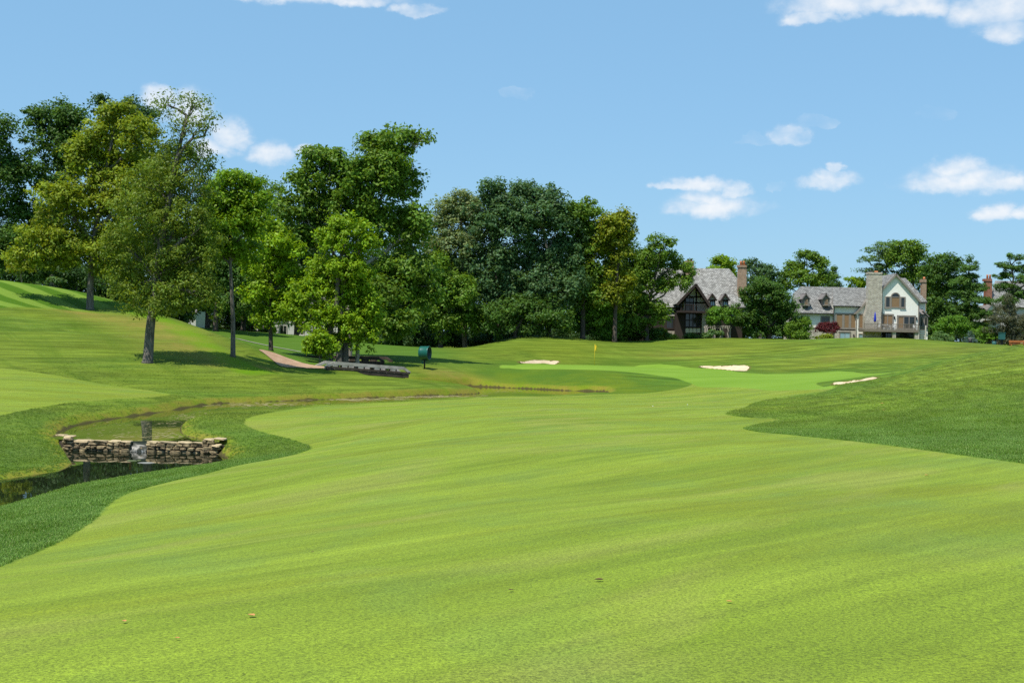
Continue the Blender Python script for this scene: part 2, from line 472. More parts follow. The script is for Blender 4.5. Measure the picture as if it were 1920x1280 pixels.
SF = poly_sdf(GX, GY, fair); SG = poly_sdf(GX, GY, green); SLF = poly_sdf(GX, GY, lfair); SST = poly_sdf(GX, GY, strip); SP = poly_sdf(GX, GY, path_poly); SLU = poly_sdf(GX, GY, lit_slope); SAP = poly_sdf(GX, GY, apron); SLW = poly_sdf(GX, GY, lawn)
SB = np.full(GX.shape, -99.)
for b in bunkers: SB = np.maximum(SB, poly_sdf(GX, GY, b))
DRY = np.zeros(GX.shape)
def dry(px, py, r, s=1.0, asp=1.0):
    global DRY
    p = gp(px, py)
    DRY = np.maximum(DRY, s * np.exp(-(((GX - p[0]) / (r * asp)) ** 2 + ((GY - p[1]) / r) ** 2)))
for q in ((160, 588, 1.5, .95, 1.6), (225, 598, 2.5, .7, 1.8), (290, 610, 3.0, .85, 1.2), (320, 632, 3.2, .8), (350, 652, 3.0, .75), (385, 668, 2.6, .7), (415, 682, 2.0, .6), (495, 690, 1.0, .9), (850, 706, 2.2, .7, 1.4), (820, 702, 1.5, .6), (1290, 664, 3, .35, 2), (1650, 665, 4, .45, 2), (1700, 660, 4, .35, 2)): dry(*q)

# bunker hollows and a shallow bed for the path
GZ = np.where(SB > 0, GZ - .10 - .28 * sstep(SB / 1.2), GZ)
GZ = np.where((SB <= 0) & (SB > -1.0), GZ + .07 * sstep(1 + SB), GZ)
GZ = np.where(SP > 0, GZ - .05 * sstep(SP / .2), GZ)

nx, ny = len(xs), len(ys)
idx = np.arange(nx * ny).reshape(ny, nx)
faces = np.stack([idx[:-1, :-1], idx[:-1, 1:], idx[1:, 1:], idx[1:, :-1]], -1).reshape(-1, 4)
gme = np_mesh('ground', np.stack([GX, GY, GZ], -1).reshape(-1, 3), faces, smooth=True)
for nm, arr in (('fair', SF), ('green', SG), ('lfair', SLF), ('strip', SST), ('wet', np.maximum(SU, SL)), ('dry', DRY), ('sand', SB), ('lit_slope', SLU), ('apron', SAP), ('lawn', SLW)):
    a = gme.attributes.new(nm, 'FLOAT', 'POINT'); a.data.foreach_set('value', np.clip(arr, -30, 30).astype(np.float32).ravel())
ground = bpy.data.objects.new('ground', gme); link(ground); tag(ground, 'rolling mown golf course turf with fairway, rough and green', kind='structure')

# stripes of the striped lawn run along this direction
s0, s1 = gp(20, 545), gp(105, 578)
STRIPE_DIR = math.atan2(s1[1] - s0[1], s1[0] - s0[0])

def rough_colour(n, pos):
    """colour of the longer grass, from the place alone"""
    p2 = n.vm('MULTIPLY', pos, (1, 1, 0.3))
    big = n.noise(p2, 0.09, 3, .5); mid = n.noise(p2, 0.55, 4, .6)
    sx_, sy_, sz_ = n.sep(pos)
    cont = n.noise(n.xyz(n.m('MULTIPLY', sx_, .09), n.m('MULTIPLY', sy_, .16), n.m('MULTIPLY', sz_, 3.2)), 1.0, 3, .6)
    c = n.mix(n.rng(mid, .3, .7, 0, 1), (.070, .122, .010), (.118, .176, .022))
    c = n.mix(n.rng(big, .35, .65, 0, .75), c, (.128, .160, .014))
    c = n.mix(n.rng(cont, .46, .60, 0, .6), c, (.150, .200, .020))
    fl = n.noise(n.xyz(n.m('MULTIPLY', sx_, .12), n.m('MULTIPLY', sy_, .3), n.m('MULTIPLY', sz_, 11.0)), 1.0, 3, .6)
    c = n.mul(c, n.rng(fl, .37, .63, .72, 1.24))
    dg = n.noise(n.xyz(n.m('MULTIPLY_ADD', sx_, .5, n.m('MULTIPLY', sy_, .28)), n.m('MULTIPLY_ADD', sx_, -.02, n.m('MULTIPLY', sy_, .04)), 3.0), 1.0, 4, .6, dist=.5)
    c = n.mix(n.rng(dg, .52, .66, 0, .5), c, (.068, .118, .008))
    return c
def near_rough(n, pos, c):
    """irrigated bluish rough beside the near fairway"""
    _, y_, _ = n.sep(pos)
    pt = n.noise(n.vm('MULTIPLY', pos, (1, .7, .3)), .75, 4, .62, dist=.4)
    blue = n.mix(n.rng(pt, .36, .64), (.054, .112, .008), (.096, .170, .034))
    return n.mix(n.rng(y_, 30, 64, .85, 0.06, True), c, blue)

gm, g = material('turf')
pos = g.node('ShaderNodeNewGeometry').outputs['Position']
px_, py_, pz_ = g.sep(pos)
fine = g.noise(pos, 42, 3, .65); fine2 = g.noise(pos, 115, 2, .6); blade = g.noise(g.vm('MULTIPLY', pos, (1, .5, 1)), 18, 4, .7)
rc = near_rough(g, pos, rough_colour(g, pos))
rc = g.mul(rc, g.m('ADD', g.rng(blade, .3, .7, .62, 1.32), g.m('MULTIPLY_ADD', fine, .9, -.45)))
# mown fairway
def along(ang, la, ac):
    ca, sa = math.cos(ang), math.sin(ang)
    u = g.m('MULTIPLY_ADD', px_, ca * la, g.m('MULTIPLY', py_, sa * la)); v = g.m('MULTIPLY_ADD', px_, -sa * ac, g.m('MULTIPLY', py_, ca * ac))
    return g.xyz(u, v, 0.0)
n1 = g.noise(along(math.radians(52), .07, .62), 1.0, 4, .6, dist=.25)
n2 = g.noise(along(math.radians(34), .05, .40), 1.0, 4, .6, dist=.3)
n3 = g.noise(along(math.radians(62), .30, 1.3), 1.0, 3, .6)
n4 = g.noise(along(math.radians(45), .10, 2.4), 1.0, 4, .65, dist=.2)
hue = g.noise(g.vm('MULTIPLY', pos, (1, .55, 0)), .34, 4, .6, dist=.3)
fc = g.mix(g.rng(n1, .36, .64, 0, 1), (.122, .176, .006), (.182, .246, .014))
fc = g.mix(g.rng(n2, .38, .66, 0, .6), fc, (.205, .268, .020))
fc = g.mix(g.rng(n3, .48, .70, 0, .4), fc, (.122, .155, .004))
hb = g.noise(along(math.radians(40), .10, .30), 1.0, 4, .6, dist=.4); hc_ = g.noise(g.vm('ADD', along(math.radians(60), .13, .42), (9.0, 4.0, 0.0)), 1.0, 4, .6, dist=.4)
fc = g.mix(g.rng(hue, .50, .66, 0, .5), fc, (.124, .196, .030))
fc = g.mix(g.rng(hb, .50, .66, 0, .6), fc, (.152, .178, .003))
fc = g.mix(g.rng(hc_, .52, .66, 0, .55), fc, (.210, .228, .038))
fc = g.mul(fc, g.rng(n4, .32, .68, .86, 1.12))
fc = g.mul(fc, g.m('ADD', g.rng(fine, .34, .66, .62, 1.36), g.m('MULTIPLY_ADD', fine2, 2.2, -1.1)))
fc = g.vm('MULTIPLY_ADD', fc, (1.02, 1.02, 1.0), (.003, .003, .013))
# putting green and approach
gc = g.mix(g.rng(n2, .4, .6, 0, 1), (.135, .235, .022), (.165, .270, .030))
gc = g.mul(gc, g.rng(fine, .3, .7, .9, 1.1))
edge = g.m('MULTIPLY_ADD', g.noise(pos, 3.0, 4, .7), .22, -.11)
edge2 = g.m('MULTIPLY_ADD', g.noise(pos, 25.0, 2, .7), .10, -.05)
edge = g.m('ADD', edge, edge2)
def inside(name, soft=.05):
    return g.rng(g.m('ADD', g.attr(name), edge), -soft, soft, 0, 1)
# striped lawn on the hill
su = g.m('MULTIPLY_ADD', px_, -math.sin(STRIPE_DIR), g.m('MULTIPLY', py_, math.cos(STRIPE_DIR)))
sw = g.m('SINE', g.m('MULTIPLY_ADD', su, 2 * math.pi / 3.3, g.m('MULTIPLY', n2, 1.2)))
stc = g.mix(g.rng(sw, -.35, .35, 0, 1, True), (.056, .125, .006), (.138, .222, .026))
col = g.mix(inside('strip', .35), rc, stc)
col = g.mix(g.m('MULTIPLY', inside('apron', .6), .8), col, g.mul(g.mix(g.rng(g.noise(pos, .35, 3, .6), .38, .62), (.060, .120, .010), (.112, .160, .008)), g.rng(blade, .3, .7, .7, 1.3)))
col = g.mix(g.m('MULTIPLY', inside('lit_slope', .7), .95), col, g.mul((.096, .205, .002), g.rng(blade, .3, .7, .75, 1.25)))  # right slope of the hill: longer grass, with a sunlit brightness painted in
col = g.mix(g.m('MULTIPLY', g.rng(g.attr('lawn'), -2.5, 2.5, 0, 1), .85), col, g.mul(g.mix(g.rng(n2, .4, .6), (.052, .120, .012), (.072, .142, .018)), g.rng(g.noise(g.vm('MULTIPLY', pos, (.12, 1.4, 1)), 1.0, 3, .6), .35, .65, .85, 1.15)))
collar = g.m('MULTIPLY', g.rng(g.attr('green'), -7.5, -.3, 0, .8, True), g.rng(g.noise(pos, .3, 3, .6), .3, .6, .5, 1))
col = g.mix(collar, col, g.mul((.060, .122, .012), g.rng(blade, .3, .7, .75, 1.25)))
h0, h1 = gp(1560, 740), gp(1900, 690)
hn = g.noise(along(math.atan2(h1[1] - h0[1], h1[0] - h0[0]), .07, .85), 1.0, 4, .6, dist=.25)
hillm = g.m('MULTIPLY', g.rng(px_, 6, 14, 0, 1, True), g.rng(py_, 34, 60, .25, 1, True))
col = g.mix(hillm, col, g.mul(col, g.rng(hn, .36, .64, .70, 1.32)))
# dry patches and yellow banks
dryc = g.mix(g.rng(blade, .35, .65), (.255, .190, .050), (.185, .165, .030))
col = g.mix(g.m('MULTIPLY', g.attr('dry'), g.rng(g.noise(pos, 1.1, 4, .65), .3, .6, .35, 1)), col, dryc)
wet = g.m('ADD', g.attr('wet'), g.m('MULTIPLY_ADD', g.noise(pos, 1.3, 4, .7), .5, -.25))
bank = g.rng(wet, -.75, -.28, 0, .8)
bc = g.mix(g.rng(g.noise(pos, .8, 4, .65), .35, .65), (.150, .205, .012), (.225, .185, .030))
col = g.mix(bank, col, g.mul(bc, g.rng(blade, .3, .7, .7, 1.25)))
col = g.mix(g.rng(g.m('ADD', g.attr('wet'), g.m('MULTIPLY_ADD', blade, .12, -.06)), -.10, -.03, 0, .9), col, (.060, .048, .022))
col = g.mix(inside('lfair'), col, fc)
col = g.mix(inside('fair'), col, fc)
col = g.mix(inside('green', .12), col, gc)
lipm = g.rng(g.m('ADD', g.attr('sand'), edge), -.35, -.10, 0, .8)
col = g.mix(lipm, col, (.120, .095, .030))
short = g.m('MAXIMUM', inside('fair'), inside('lfair'))
bh = g.m('MULTIPLY', g.m('ADD', g.m('MULTIPLY', blade, .8), g.m('MULTIPLY', fine, .4)), g.m('MULTIPLY_ADD', short, -.75, 1.0))
nrm = g.bump(bh, .55, .05)
g.out(g.principled(col, .85, .06, nrm)); gme.materials.append(gm)

# ------------------------------------------------------------------ water, sand and path sheets
def sheet(name, poly, spacing, zf, mat, smooth=True):
    """a sheet cut to an outline, filled with a grid of points"""
    P = np.asarray(poly, float); n = len(P)
    lo, hi = P.min(0), P.max(0)
    gx, gy = np.meshgrid(np.arange(lo[0], hi[0], spacing), np.arange(lo[1], hi[1], spacing))
    s_ = poly_sdf(gx, gy, P); ok = s_ > spacing * .45
    pts = [Vector(p) for p in P] + [Vector((a, b)) for a, b in zip(gx[ok], gy[ok])]
    r = delaunay_2d_cdt(pts, [], [list(range(n))], 1, 1e-6)
    v2 = np.array([(p.x, p.y) for p in r[0]])
    z = zf(v2[:, 0], v2[:, 1])
    me = bpy.data.meshes.new(name)
    me.from_pydata([(a, b, c) for (a, b), c in zip(v2, z)], [], [tuple(f) for f in r[2]]); me.update()
    for p in me.polygons:
        if p.normal.z < 0: p.flip()
    if smooth: me.polygons.foreach_set('use_smooth', [True] * len(me.polygons))
    me.materials.append(mat)
    return link(bpy.data.objects.new(name, me))
def grow(poly, r):
    P = np.asarray(poly, float); t = np.roll(P, -1, 0) - np.roll(P, 1, 0); t /= np.linalg.norm(t, axis=1)[:, None] + 1e-9
    nn = np.stack([t[:, 1], -t[:, 0]], 1)
    if np.sum(P[:, 0] * np.roll(P[:, 1], -1) - np.roll(P[:, 0], -1) * P[:, 1]) < 0: nn = -nn
    return P + nn * r
def water_mat(name, base, rough, ripple):
    m, n = material(name)
    ps = n.node('ShaderNodeNewGeometry').outputs['Position']
    rip = n.noise(n.vm('MULTIPLY', ps, (1, .6, 1)), 2.2, 3, .5)
    murk = n.mix(n.rng(n.noise(ps, .5, 4, .6), .35, .65), base, tuple(c * 1.7 for c in base))
    p = n.principled(murk, rough, .5, n.bump(rip, ripple, .02))
    n.out(p); p.node.inputs['IOR'].default_value = 1.33
    return m
wm_up = water_mat('pond_water', (.030, .036, .007), .02, .05)
wm_lo = water_mat('pool_water', (.008, .011, .005), .012, .035)
w1 = sheet('stream_water', upper_poly, 1.6, lambda x, y: np.full(len(x), UPP), wm_up)
tag(w1, 'murky olive stream backed up above the stone weir', kind='structure')
w2 = sheet('pool_water', lower_poly, 1.6, lambda x, y: np.full(len(x), LOW), wm_lo)
tag(w2, 'dark still pool below the stone weir', kind='structure')

sm, n = material('bunker_sand')
ps = n.node('ShaderNodeNewGeometry').outputs['Position']
sc_ = n.mix(n.rng(n.noise(ps, 1.2, 4, .6), .35, .65), (.52, .40, .25), (.62, .49, .33))
rake = n.m('SINE', n.m('MULTIPLY_ADD', n.sep(ps)[0], 40.0, n.m('MULTIPLY', n.noise(ps, .8, 2), 12.0)))
n.out(n.principled(sc_, .95, .1, n.bump(n.m('ADD', n.noise(ps, 14, 3), n.m('MULTIPLY', rake, .12)), .5, .04)))
BL = ['pale sand bunker on the slope behind the flag', 'pale sand bunker right of the flag below the white house', 'thin sand bunker nearest the camera on the right hillside']
for b, lab in zip(bunkers, BL):
    def zf(x, y, b=b):
        s_ = poly_sdf(x, y, b)
        return hgt(x, y) + np.where(s_ > .05, .07, .02)
    o = sheet('sand_bunker', grow(b, .06), .5, zf, sm); tag(o, lab, kind='structure')
pm, n = material('dirt_path')
ps = n.node('ShaderNodeNewGeometry').outputs['Position']
pc = n.mix(n.rng(n.noise(ps, 1.4, 5, .65), .35, .65), (.30, .185, .115), (.40, .27, .18))
pc = n.mul(pc, n.rng(n.noise(ps, 12, 3, .7), .3, .7, .8, 1.15))
n.out(n.principled(pc, .95, .1, n.bump(n.noise(ps, 9, 4, .6), .5, .03)))
o = sheet('path', grow(path_poly, .03), .4, lambda x, y: hgt(x, y) + .045, pm); tag(o, 'reddish dirt path leading down to the wooden bridge', kind='structure')
cm_, n = material('cart_path')
ps = n.node('ShaderNodeNewGeometry').outputs['Position']
n.out(n.principled(n.mix(n.noise(ps, 2, 4), (.20, .19, .15), (.30, .28, .23)), .9, .2))
def strip_sheet(name, line, w, mat, lift, lab):
    L = np.array(line); t = np.gradient(L, axis=0); t /= np.linalg.norm(t, axis=1)[:, None]
    nn = np.stack([-t[:, 1], t[:, 0]], 1)
    a, b = L + nn * w / 2, L - nn * w / 2
    vs = []; fs = []
    for i in range(len(L)):
        for q in (a[i], L[i], b[i]): vs.append((q[0], q[1], float(hgt(q[0], q[1])) + lift))
    for i in range(len(L) - 1):
        for k in (0, 1): fs.append((i * 3 + k, i * 3 + k + 1, i * 3 + k + 4, i * 3 + k + 3))
    mb = MB(); mb.add(vs, fs); o = mb.build(name, mat, smooth=True); return tag(o, lab, kind='structure')
def resample(pts, n_):
    P = np.array(pts, float); t = np.linspace(0, len(P) - 1, n_); i = np.minimum(t.astype(int), len(P) - 2); f = (t - i)[:, None]
    return P[i] * (1 - f) + P[i + 1] * f
strip_sheet('cart_path', resample([pd(380, 150), pd(445, 152), pd(510, 148), pd(575, 144), pd(660, 142)], 60), .32, cm_, .05, 'thin pale cart path crossing the far lawn behind the trees')
strip_sheet('cart_path', resample([pd(1700, 174), pd(1770, 172), pd(1830, 170), pd(1900, 167), pd(1990, 165)], 60), 2.2, cm_, .06, 'pale cart path on the crest below the pine trees')

# ------------------------------------------------------------------ vegetation
def leaf_mat(name, col, var=.22, trans=.38, rough=.5, spec=.2):
    m, n = material(name)
    rnd = n.node('ShaderNodeNewGeometry').outputs['Random Per Island']
    cl = n.attr('clump')
    val = n.m('ADD', n.m('MULTIPLY_ADD', rnd, 2 * var, 1 - var), n.m('MULTIPLY_ADD', cl, .36, -.18))
    hue = n.mix(n.m('FRACT', n.m('MULTIPLY', rnd, 7.3)), (col[0] * 1.14, col[1] * 1.0, col[2] * .8), (col[0] * .88, col[1] * 1.0, col[2] * 1.3))
    c = n.mul(hue, val)
    p = n.principled(c, rough, spec)
    t = n.node('ShaderNodeBsdfTranslucent'); n.put(t.inputs[0], n.vm('MULTIPLY', c, (1.5, 1.35, .6)))
    mx = n.node('ShaderNodeMixShader'); mx.inputs[0].default_value = trans
    n.l.new(p, mx.inputs[1]); n.l.new(t.outputs[0], mx.inputs[2])
    n.out(mx.outputs[0]); return m
def bark_mat(name, a, b):
    m, n = material(name)
    ps = n.node('ShaderNodeNewGeometry').outputs['Position']
    st = n.noise(n.vm('MULTIPLY', ps, (9, 9, 1.6)), 1.0, 5, .65)
    n.out(n.principled(n.mix(n.rng(st, .35, .65), a, b), .9, .15, n.bump(st, .8, .06))); return m
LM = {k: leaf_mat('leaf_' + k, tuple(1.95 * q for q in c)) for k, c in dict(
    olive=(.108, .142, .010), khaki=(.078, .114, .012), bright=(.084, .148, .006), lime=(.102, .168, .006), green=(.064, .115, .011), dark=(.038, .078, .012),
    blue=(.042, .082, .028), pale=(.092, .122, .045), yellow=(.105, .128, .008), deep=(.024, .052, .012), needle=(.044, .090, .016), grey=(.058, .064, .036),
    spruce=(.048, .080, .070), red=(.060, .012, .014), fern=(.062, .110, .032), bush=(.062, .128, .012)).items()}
BK = dict(grey=bark_mat('bark_grey', (.075, .065, .055), (.19, .17, .145)), dark=bark_mat('bark_dark', (.045, .036, .030), (.12, .10, .08)),
          pale=bark_mat('bark_pale', (.22, .19, .15), (.44, .41, .35)), tan=bark_mat('bark_tan', (.16, .12, .07), (.33, .27, .18)))

def crown_mesh(name, lobes, n, size, rs, mat, clump=.75, up=.55, droop=.25, aspect=.55, hollow=.55, flat=.7):
    """lobes: list of (centre xyz, radii xyz, weight); n leaves in clumps near the lobes' surface"""
    vol = np.array([w * (r[0] * r[2] + r[1] * r[2] + r[0] * r[1]) for _, r, w in lobes]); vol /= vol.sum()
    V = []; CLV = []; tips = []
    for (c, r, w), share in zip(lobes, vol):
        c = np.array(c); r = np.array(r)
        area = 4 * math.pi * (r[0] * r[2] + r[1] * r[2] + r[0] * r[1]) / 3
        nc = max(4, int(area / (clump * clump * 2.0)))
        dv = rs.normal(size=(nc, 3)); dv /= np.linalg.norm(dv, axis=1)[:, None]
        dv[:, 2] = np.where((dv[:, 2] < -.5) & (rs.rand(nc) < .5), -dv[:, 2], dv[:, 2])
        rad = hollow + (1 - hollow) * rs.rand(nc) ** .6; inner = rs.rand(nc) < .18; rad = np.where(inner, rs.uniform(.1, .6, nc), rad)
        rad *= 1 + .16 * rs.normal(size=nc)
        cc = c + dv * rad[:, None] * r
        tips.append(cc)
        nl = max(6, int(n * share / nc))
        cs = clump * (.6 + .8 * rs.rand(nc))
        k = np.repeat(np.arange(nc), rs.poisson(nl, nc))
        M = len(k)
        ld = rs.normal(size=(M, 3)); ld /= np.linalg.norm(ld, axis=1)[:, None]
        lr = rs.rand(M) ** .5
        pos = cc[k] + ld * (lr * cs[k])[:, None] * np.array((1, 1, flat))
        nr = .55 * ld + .35 * dv[k] + np.array((0, 0, up)) + .55 * rs.normal(size=(M, 3))
        nr /= np.linalg.norm(nr, axis=1)[:, None]
        tg = rs.normal(size=(M, 3)) + ld * .6; tg[:, 2] -= droop
        tg -= nr * (tg * nr).sum(1)[:, None]; tg /= np.linalg.norm(tg, axis=1)[:, None]
        bt = np.cross(nr, tg)
        L = size * (.65 + .7 * rs.rand(M)); Wd = L * aspect
        a = pos - tg * (L * .5)[:, None]; b = pos + bt * (Wd * .5)[:, None] - tg * (L * .05)[:, None] + nr * (L * .08)[:, None]
        d_ = pos - bt * (Wd * .5)[:, None] - tg * (L * .05)[:, None] + nr * (L * .08)[:, None]; t = pos + tg * (L * .5)[:, None]
        V.append(np.stack([a, b, t, d_], 1).reshape(-1, 3)); CLV.append(np.repeat(rs.rand(nc)[k], 4))
    V = np.concatenate(V); F = np.arange(len(V)).reshape(-1, 4)
    me = np_mesh(name, V, F)
    at_ = me.attributes.new('clump', 'FLOAT', 'POINT'); at_.data.foreach_set('value', np.concatenate(CLV).astype(np.float32))
    me.materials.append(mat)
    return me, np.concatenate(tips)

def bend(a, b, rs, amt, k=4):
    a = np.array(a, float); b = np.array(b, float); L = np.linalg.norm(b - a)
    out = []
    for i in range(k + 1):
        t = i / k
        o = rs.normal(size=3) * amt * L * math.sin(math.pi * t) if 0 < t < 1 else 0
        out.append(a + (b - a) * t + o)
    return out

def tree(name, label, base, lobes, leaf, n, size, trunk_r=.25, stem=None, bark='grey', cat='tree', group=None, seed=0, clump=.75, limbs=True, lean=0.0,
         flare=1.5, stems=1, up=.55, droop=.25, aspect=.55, hollow=.55, flat=.7, depth=.85, twig=3, rough_lobes=3, spread=.25, sink=.15, sides=9):
    """base: (photo column, metres ahead); lobes in photo pixels at that distance: (x, y, rx, ry[, weight])"""
    rs = np.random.RandomState(seed + 11)
    bx, d = base; x0 = at(bx, 660, d)[0]; z0 = float(hgt(x0, d))
    root = empty(name, (x0, d, z0), label, cat, group)
    s = d / FOC; n = int(n * 1.22); size = size * 1.17
    LB = []; SUB = []
    for q in lobes:
        px, py, rx, ry = q[:4]; w = q[4] if len(q) > 4 else 1.0
        dep = rs.uniform(-spread, spread) * rx * s * 2
        dep = q[5] if len(q) > 5 else dep
        c = at(px, py, d) - np.array((x0, d, z0)); c[1] += dep
        R3 = np.array((rx * s, rx * s * depth, ry * s))
        LB.append((c, tuple(R3 * .96), w))
        for _ in range(rough_lobes):                       # lesser boughs break the outline
            dv = rs.normal(size=3); dv /= np.linalg.norm(dv); dv[2] = abs(dv[2]) * .8 + .1 * dv[2]
            SUB.append((c + dv * R3 * .82, tuple(R3 * rs.uniform(.28, .46)), w * .6))
    me, tips = crown_mesh('crown', LB + SUB, n, size, rs, LM[leaf], clump, up, droop, aspect, hollow, flat)
    crown = bpy.data.objects.new('crown', me); link(crown, root)
    if trunk_r > 0:
        mb = MB()
        top = max(c[2] for c, r, w in LB)
        ctr = LB[int(np.argmax([c[2] for c, r, w in LB]))][0]
        for st in range(stems):
            if stem and st == 0:
                pts = [np.array((0, 0, -sink))] + [at(px, py, d) - np.array((x0, d, z0)) for px, py in stem]
            else:
                off = np.array((rs.uniform(-1, 1) * trunk_r * 3 * (st > 0), rs.uniform(-1, 1) * trunk_r * 2 * (st > 0), 0))
                tgt = ctr * .9 if st == 0 else LB[rs.randint(len(LB))][0]
                pts = [off + np.array((0, 0, -sink))] + bend(off + np.array((0, 0, .25 * top)) * np.array((1, 1, 1)) + np.array((lean, 0, 0)), tgt, rs, .03, 4)
            P = np.array(pts); zz = np.linspace(0, 1, len(P))
            # root flare
            P = np.concatenate([P[:1], P[:1] * .88 + P[1:2] * .12, P[1:]]); rad = [trunk_r * flare] + [trunk_r * 1.03]
            for k in range(2, len(P)): rad.append(max(.03, trunk_r * (1 - .85 * (k - 1) / (len(P) - 1))))
            mb.tube(P, rad, sides)
            if limbs:
                for (c, r, w) in LB:
                    if st and rs.rand() < .5: continue
                    want = c[2] - .75 * np.linalg.norm(c[:2] - P[-1][:2] * .5) - .3 * r[2]
                    want = min(max(want, P[-1][2] * .34), P[-1][2])
                    k = int(np.clip(np.searchsorted(P[:, 2], want), 1, len(P) - 1))
                    f = np.clip((want - P[k - 1][2]) / (P[k][2] - P[k - 1][2] + 1e-6), 0, 1)
                    a = P[k - 1] * (1 - f) + P[k] * f
                    r0 = min(trunk_r * .55, .06 + .028 * np.linalg.norm(c - a))
                    q = bend(a, c, rs, .05, 4)
                    mb.tube(q, [r0 * (1 - .17 * i) for i in range(5)], 6, cap=False)
                    near = tips[np.argsort(np.linalg.norm(tips - c, axis=1) + rs.rand(len(tips)) * r[0])[:twig]]
                    for tp in near:
                        b0 = q[2 + rs.randint(3)]
                        mb.tube(bend(b0, tp, rs, .06, 3), [r0 * .38, r0 * .28, r0 * .2, r0 * .1], 5, cap=False)
        mb.build('trunk', BK[bark], root, smooth=True)
    return root

# --- left foreground trees
tree('leafy_tree', 'tall thin-leaved olive tree with a dark leaning trunk nearest the stream', (277, 92), [
    (318, 200, 34, 24, .35), (362, 198, 34, 24, .35), (390, 235, 26, 26, .35), (350, 245, 40, 34, .5), (325, 300, 45, 42, .8), (372, 300, 34, 34, .55), (290, 340, 55, 50), (350, 365, 55, 48),
    (270, 410, 62, 52), (330, 430, 70, 50), (245, 470, 52, 48), (375, 480, 44, 48), (305, 500, 80, 50), (240, 535, 46, 42), (350, 545, 62, 42), (295, 565, 60, 34), (395, 560, 24, 40, .7), (385, 420, 26, 30, .7)],
    'khaki', 36000, .19, .36, stem=[(281, 620), (288, 560), (298, 480), (312, 400), (326, 330), (338, 270), (350, 215)], bark='grey', seed=1, clump=.62, twig=6, droop=.5, aspect=.42, up=.35)
tree('leafy_tree', 'broad yellow-olive maple on the hill with a grey trunk in its own shade', (167, 118), [
    (215, 228, 48, 44), (258, 262, 44, 48), (185, 265, 44, 40), (205, 365, 60, 48), (170, 300, 50, 46), (225, 330, 66, 55), (120, 385, 52, 42), (185, 400, 66, 52), (255, 370, 46, 60), (85, 445, 55, 36), (150, 462, 74, 42),
    (45, 487, 34, 22, .8), (228, 455, 56, 52), (100, 485, 50, 26), (210, 505, 40, 24)],
    'olive', 42000, .26, .34, stem=[(169, 540), (172, 480), (180, 420), (195, 340), (212, 250)], bark='grey', seed=2, clump=.72, twig=4)
tree('leafy_tree', 'slender bright green tree with a long bare trunk on the bank', (437, 98), [
    (432, 345, 34, 26), (462, 340, 30, 22, .7), (485, 375, 22, 26, .8), (400, 400, 22, 24, .8), (420, 385, 38, 32), (460, 390, 42, 36), (405, 425, 26, 30), (440, 430, 44, 34), (478, 430, 26, 34), (445, 470, 40, 26), (412, 470, 28, 26, .7)],
    'bright', 16000, .23, .19, stem=[(437, 600), (433, 520), (430, 450), (437, 380)], bark='grey', seed=3, clump=.62, flare=1.25)
tree('leafy_tree', 'light green tree in front of the dark wood left of the bridge', (508, 116), [
    (505, 440, 34, 26), (535, 470, 40, 32), (490, 490, 40, 36), (530, 520, 42, 36), (485, 545, 40, 40), (540, 570, 34, 36), (505, 595, 38, 24)],
    'lime', 13000, .26, .2, stem=[(507, 600), (508, 520), (515, 450)], bark='dark', seed=4, clump=.6)
# --- sycamore group by the bridge
tree('sycamore_tree', 'large dark green sycamore with pale limbs towering over the bridge', (652, 122), [
    (592, 300, 28, 34), (570, 350, 38, 40), (622, 325, 42, 44), (660, 335, 42, 40), (718, 320, 50, 44), (558, 410, 34, 46), (700, 285, 34, 42), (745, 270, 42, 34), (790, 262, 22, 22, .6), (690, 350, 66, 52), (752, 345, 44, 48),
    (605, 400, 52, 50), (655, 400, 52, 46), (722, 425, 70, 52), (778, 435, 32, 58), (755, 515, 56, 58), (715, 560, 60, 48), (788, 555, 30, 58), (740, 612, 56, 32), (590, 460, 44, 44)],
    'green', 48000, .31, .42, stem=[(655, 600), (662, 520), (680, 430), (705, 340), (725, 280)], bark='pale', seed=5, clump=.95, twig=5)
tree('leafy_tree', 'bright yellow-green bushy tree in front of the sycamore beside the bridge', (636, 113), [
    (652, 428, 40, 22), (628, 455, 38, 30), (682, 462, 28, 30), (608, 510, 36, 34), (655, 512, 44, 38), (572, 555, 40, 32), (632, 560, 52, 40), (688, 585, 26, 36), (604, 600, 46, 30), (662, 615, 38, 32),
    (692, 630, 20, 26), (552, 585, 26, 18), (640, 640, 24, 18)],
    'lime', 24000, .25, .3, stem=[(637, 640), (640, 590), (645, 520), (650, 450)], bark='grey', seed=6, clump=.55, stems=3, droop=.6, aspect=.48)
tree('sapling_bush', 'low bright leafy clump at the near end of the far bridge rail', (600, 110), [(598, 640, 24, 20), (610, 655, 22, 14), (584, 652, 18, 16)], 'lime', 4200, .22, .07, cat='bush', seed=7, clump=.5, droop=.5)
tree('leafy_tree', 'smooth pale trunk standing right of the bright bushy tree', (670, 114), [(690, 560, 30, 30), (672, 520, 26, 34), (700, 600, 20, 26)], 'lime', 4500, .25, .21, stem=[(671, 640), (672, 580), (674, 520)], bark='pale', seed=8, clump=.7, flare=1.15)
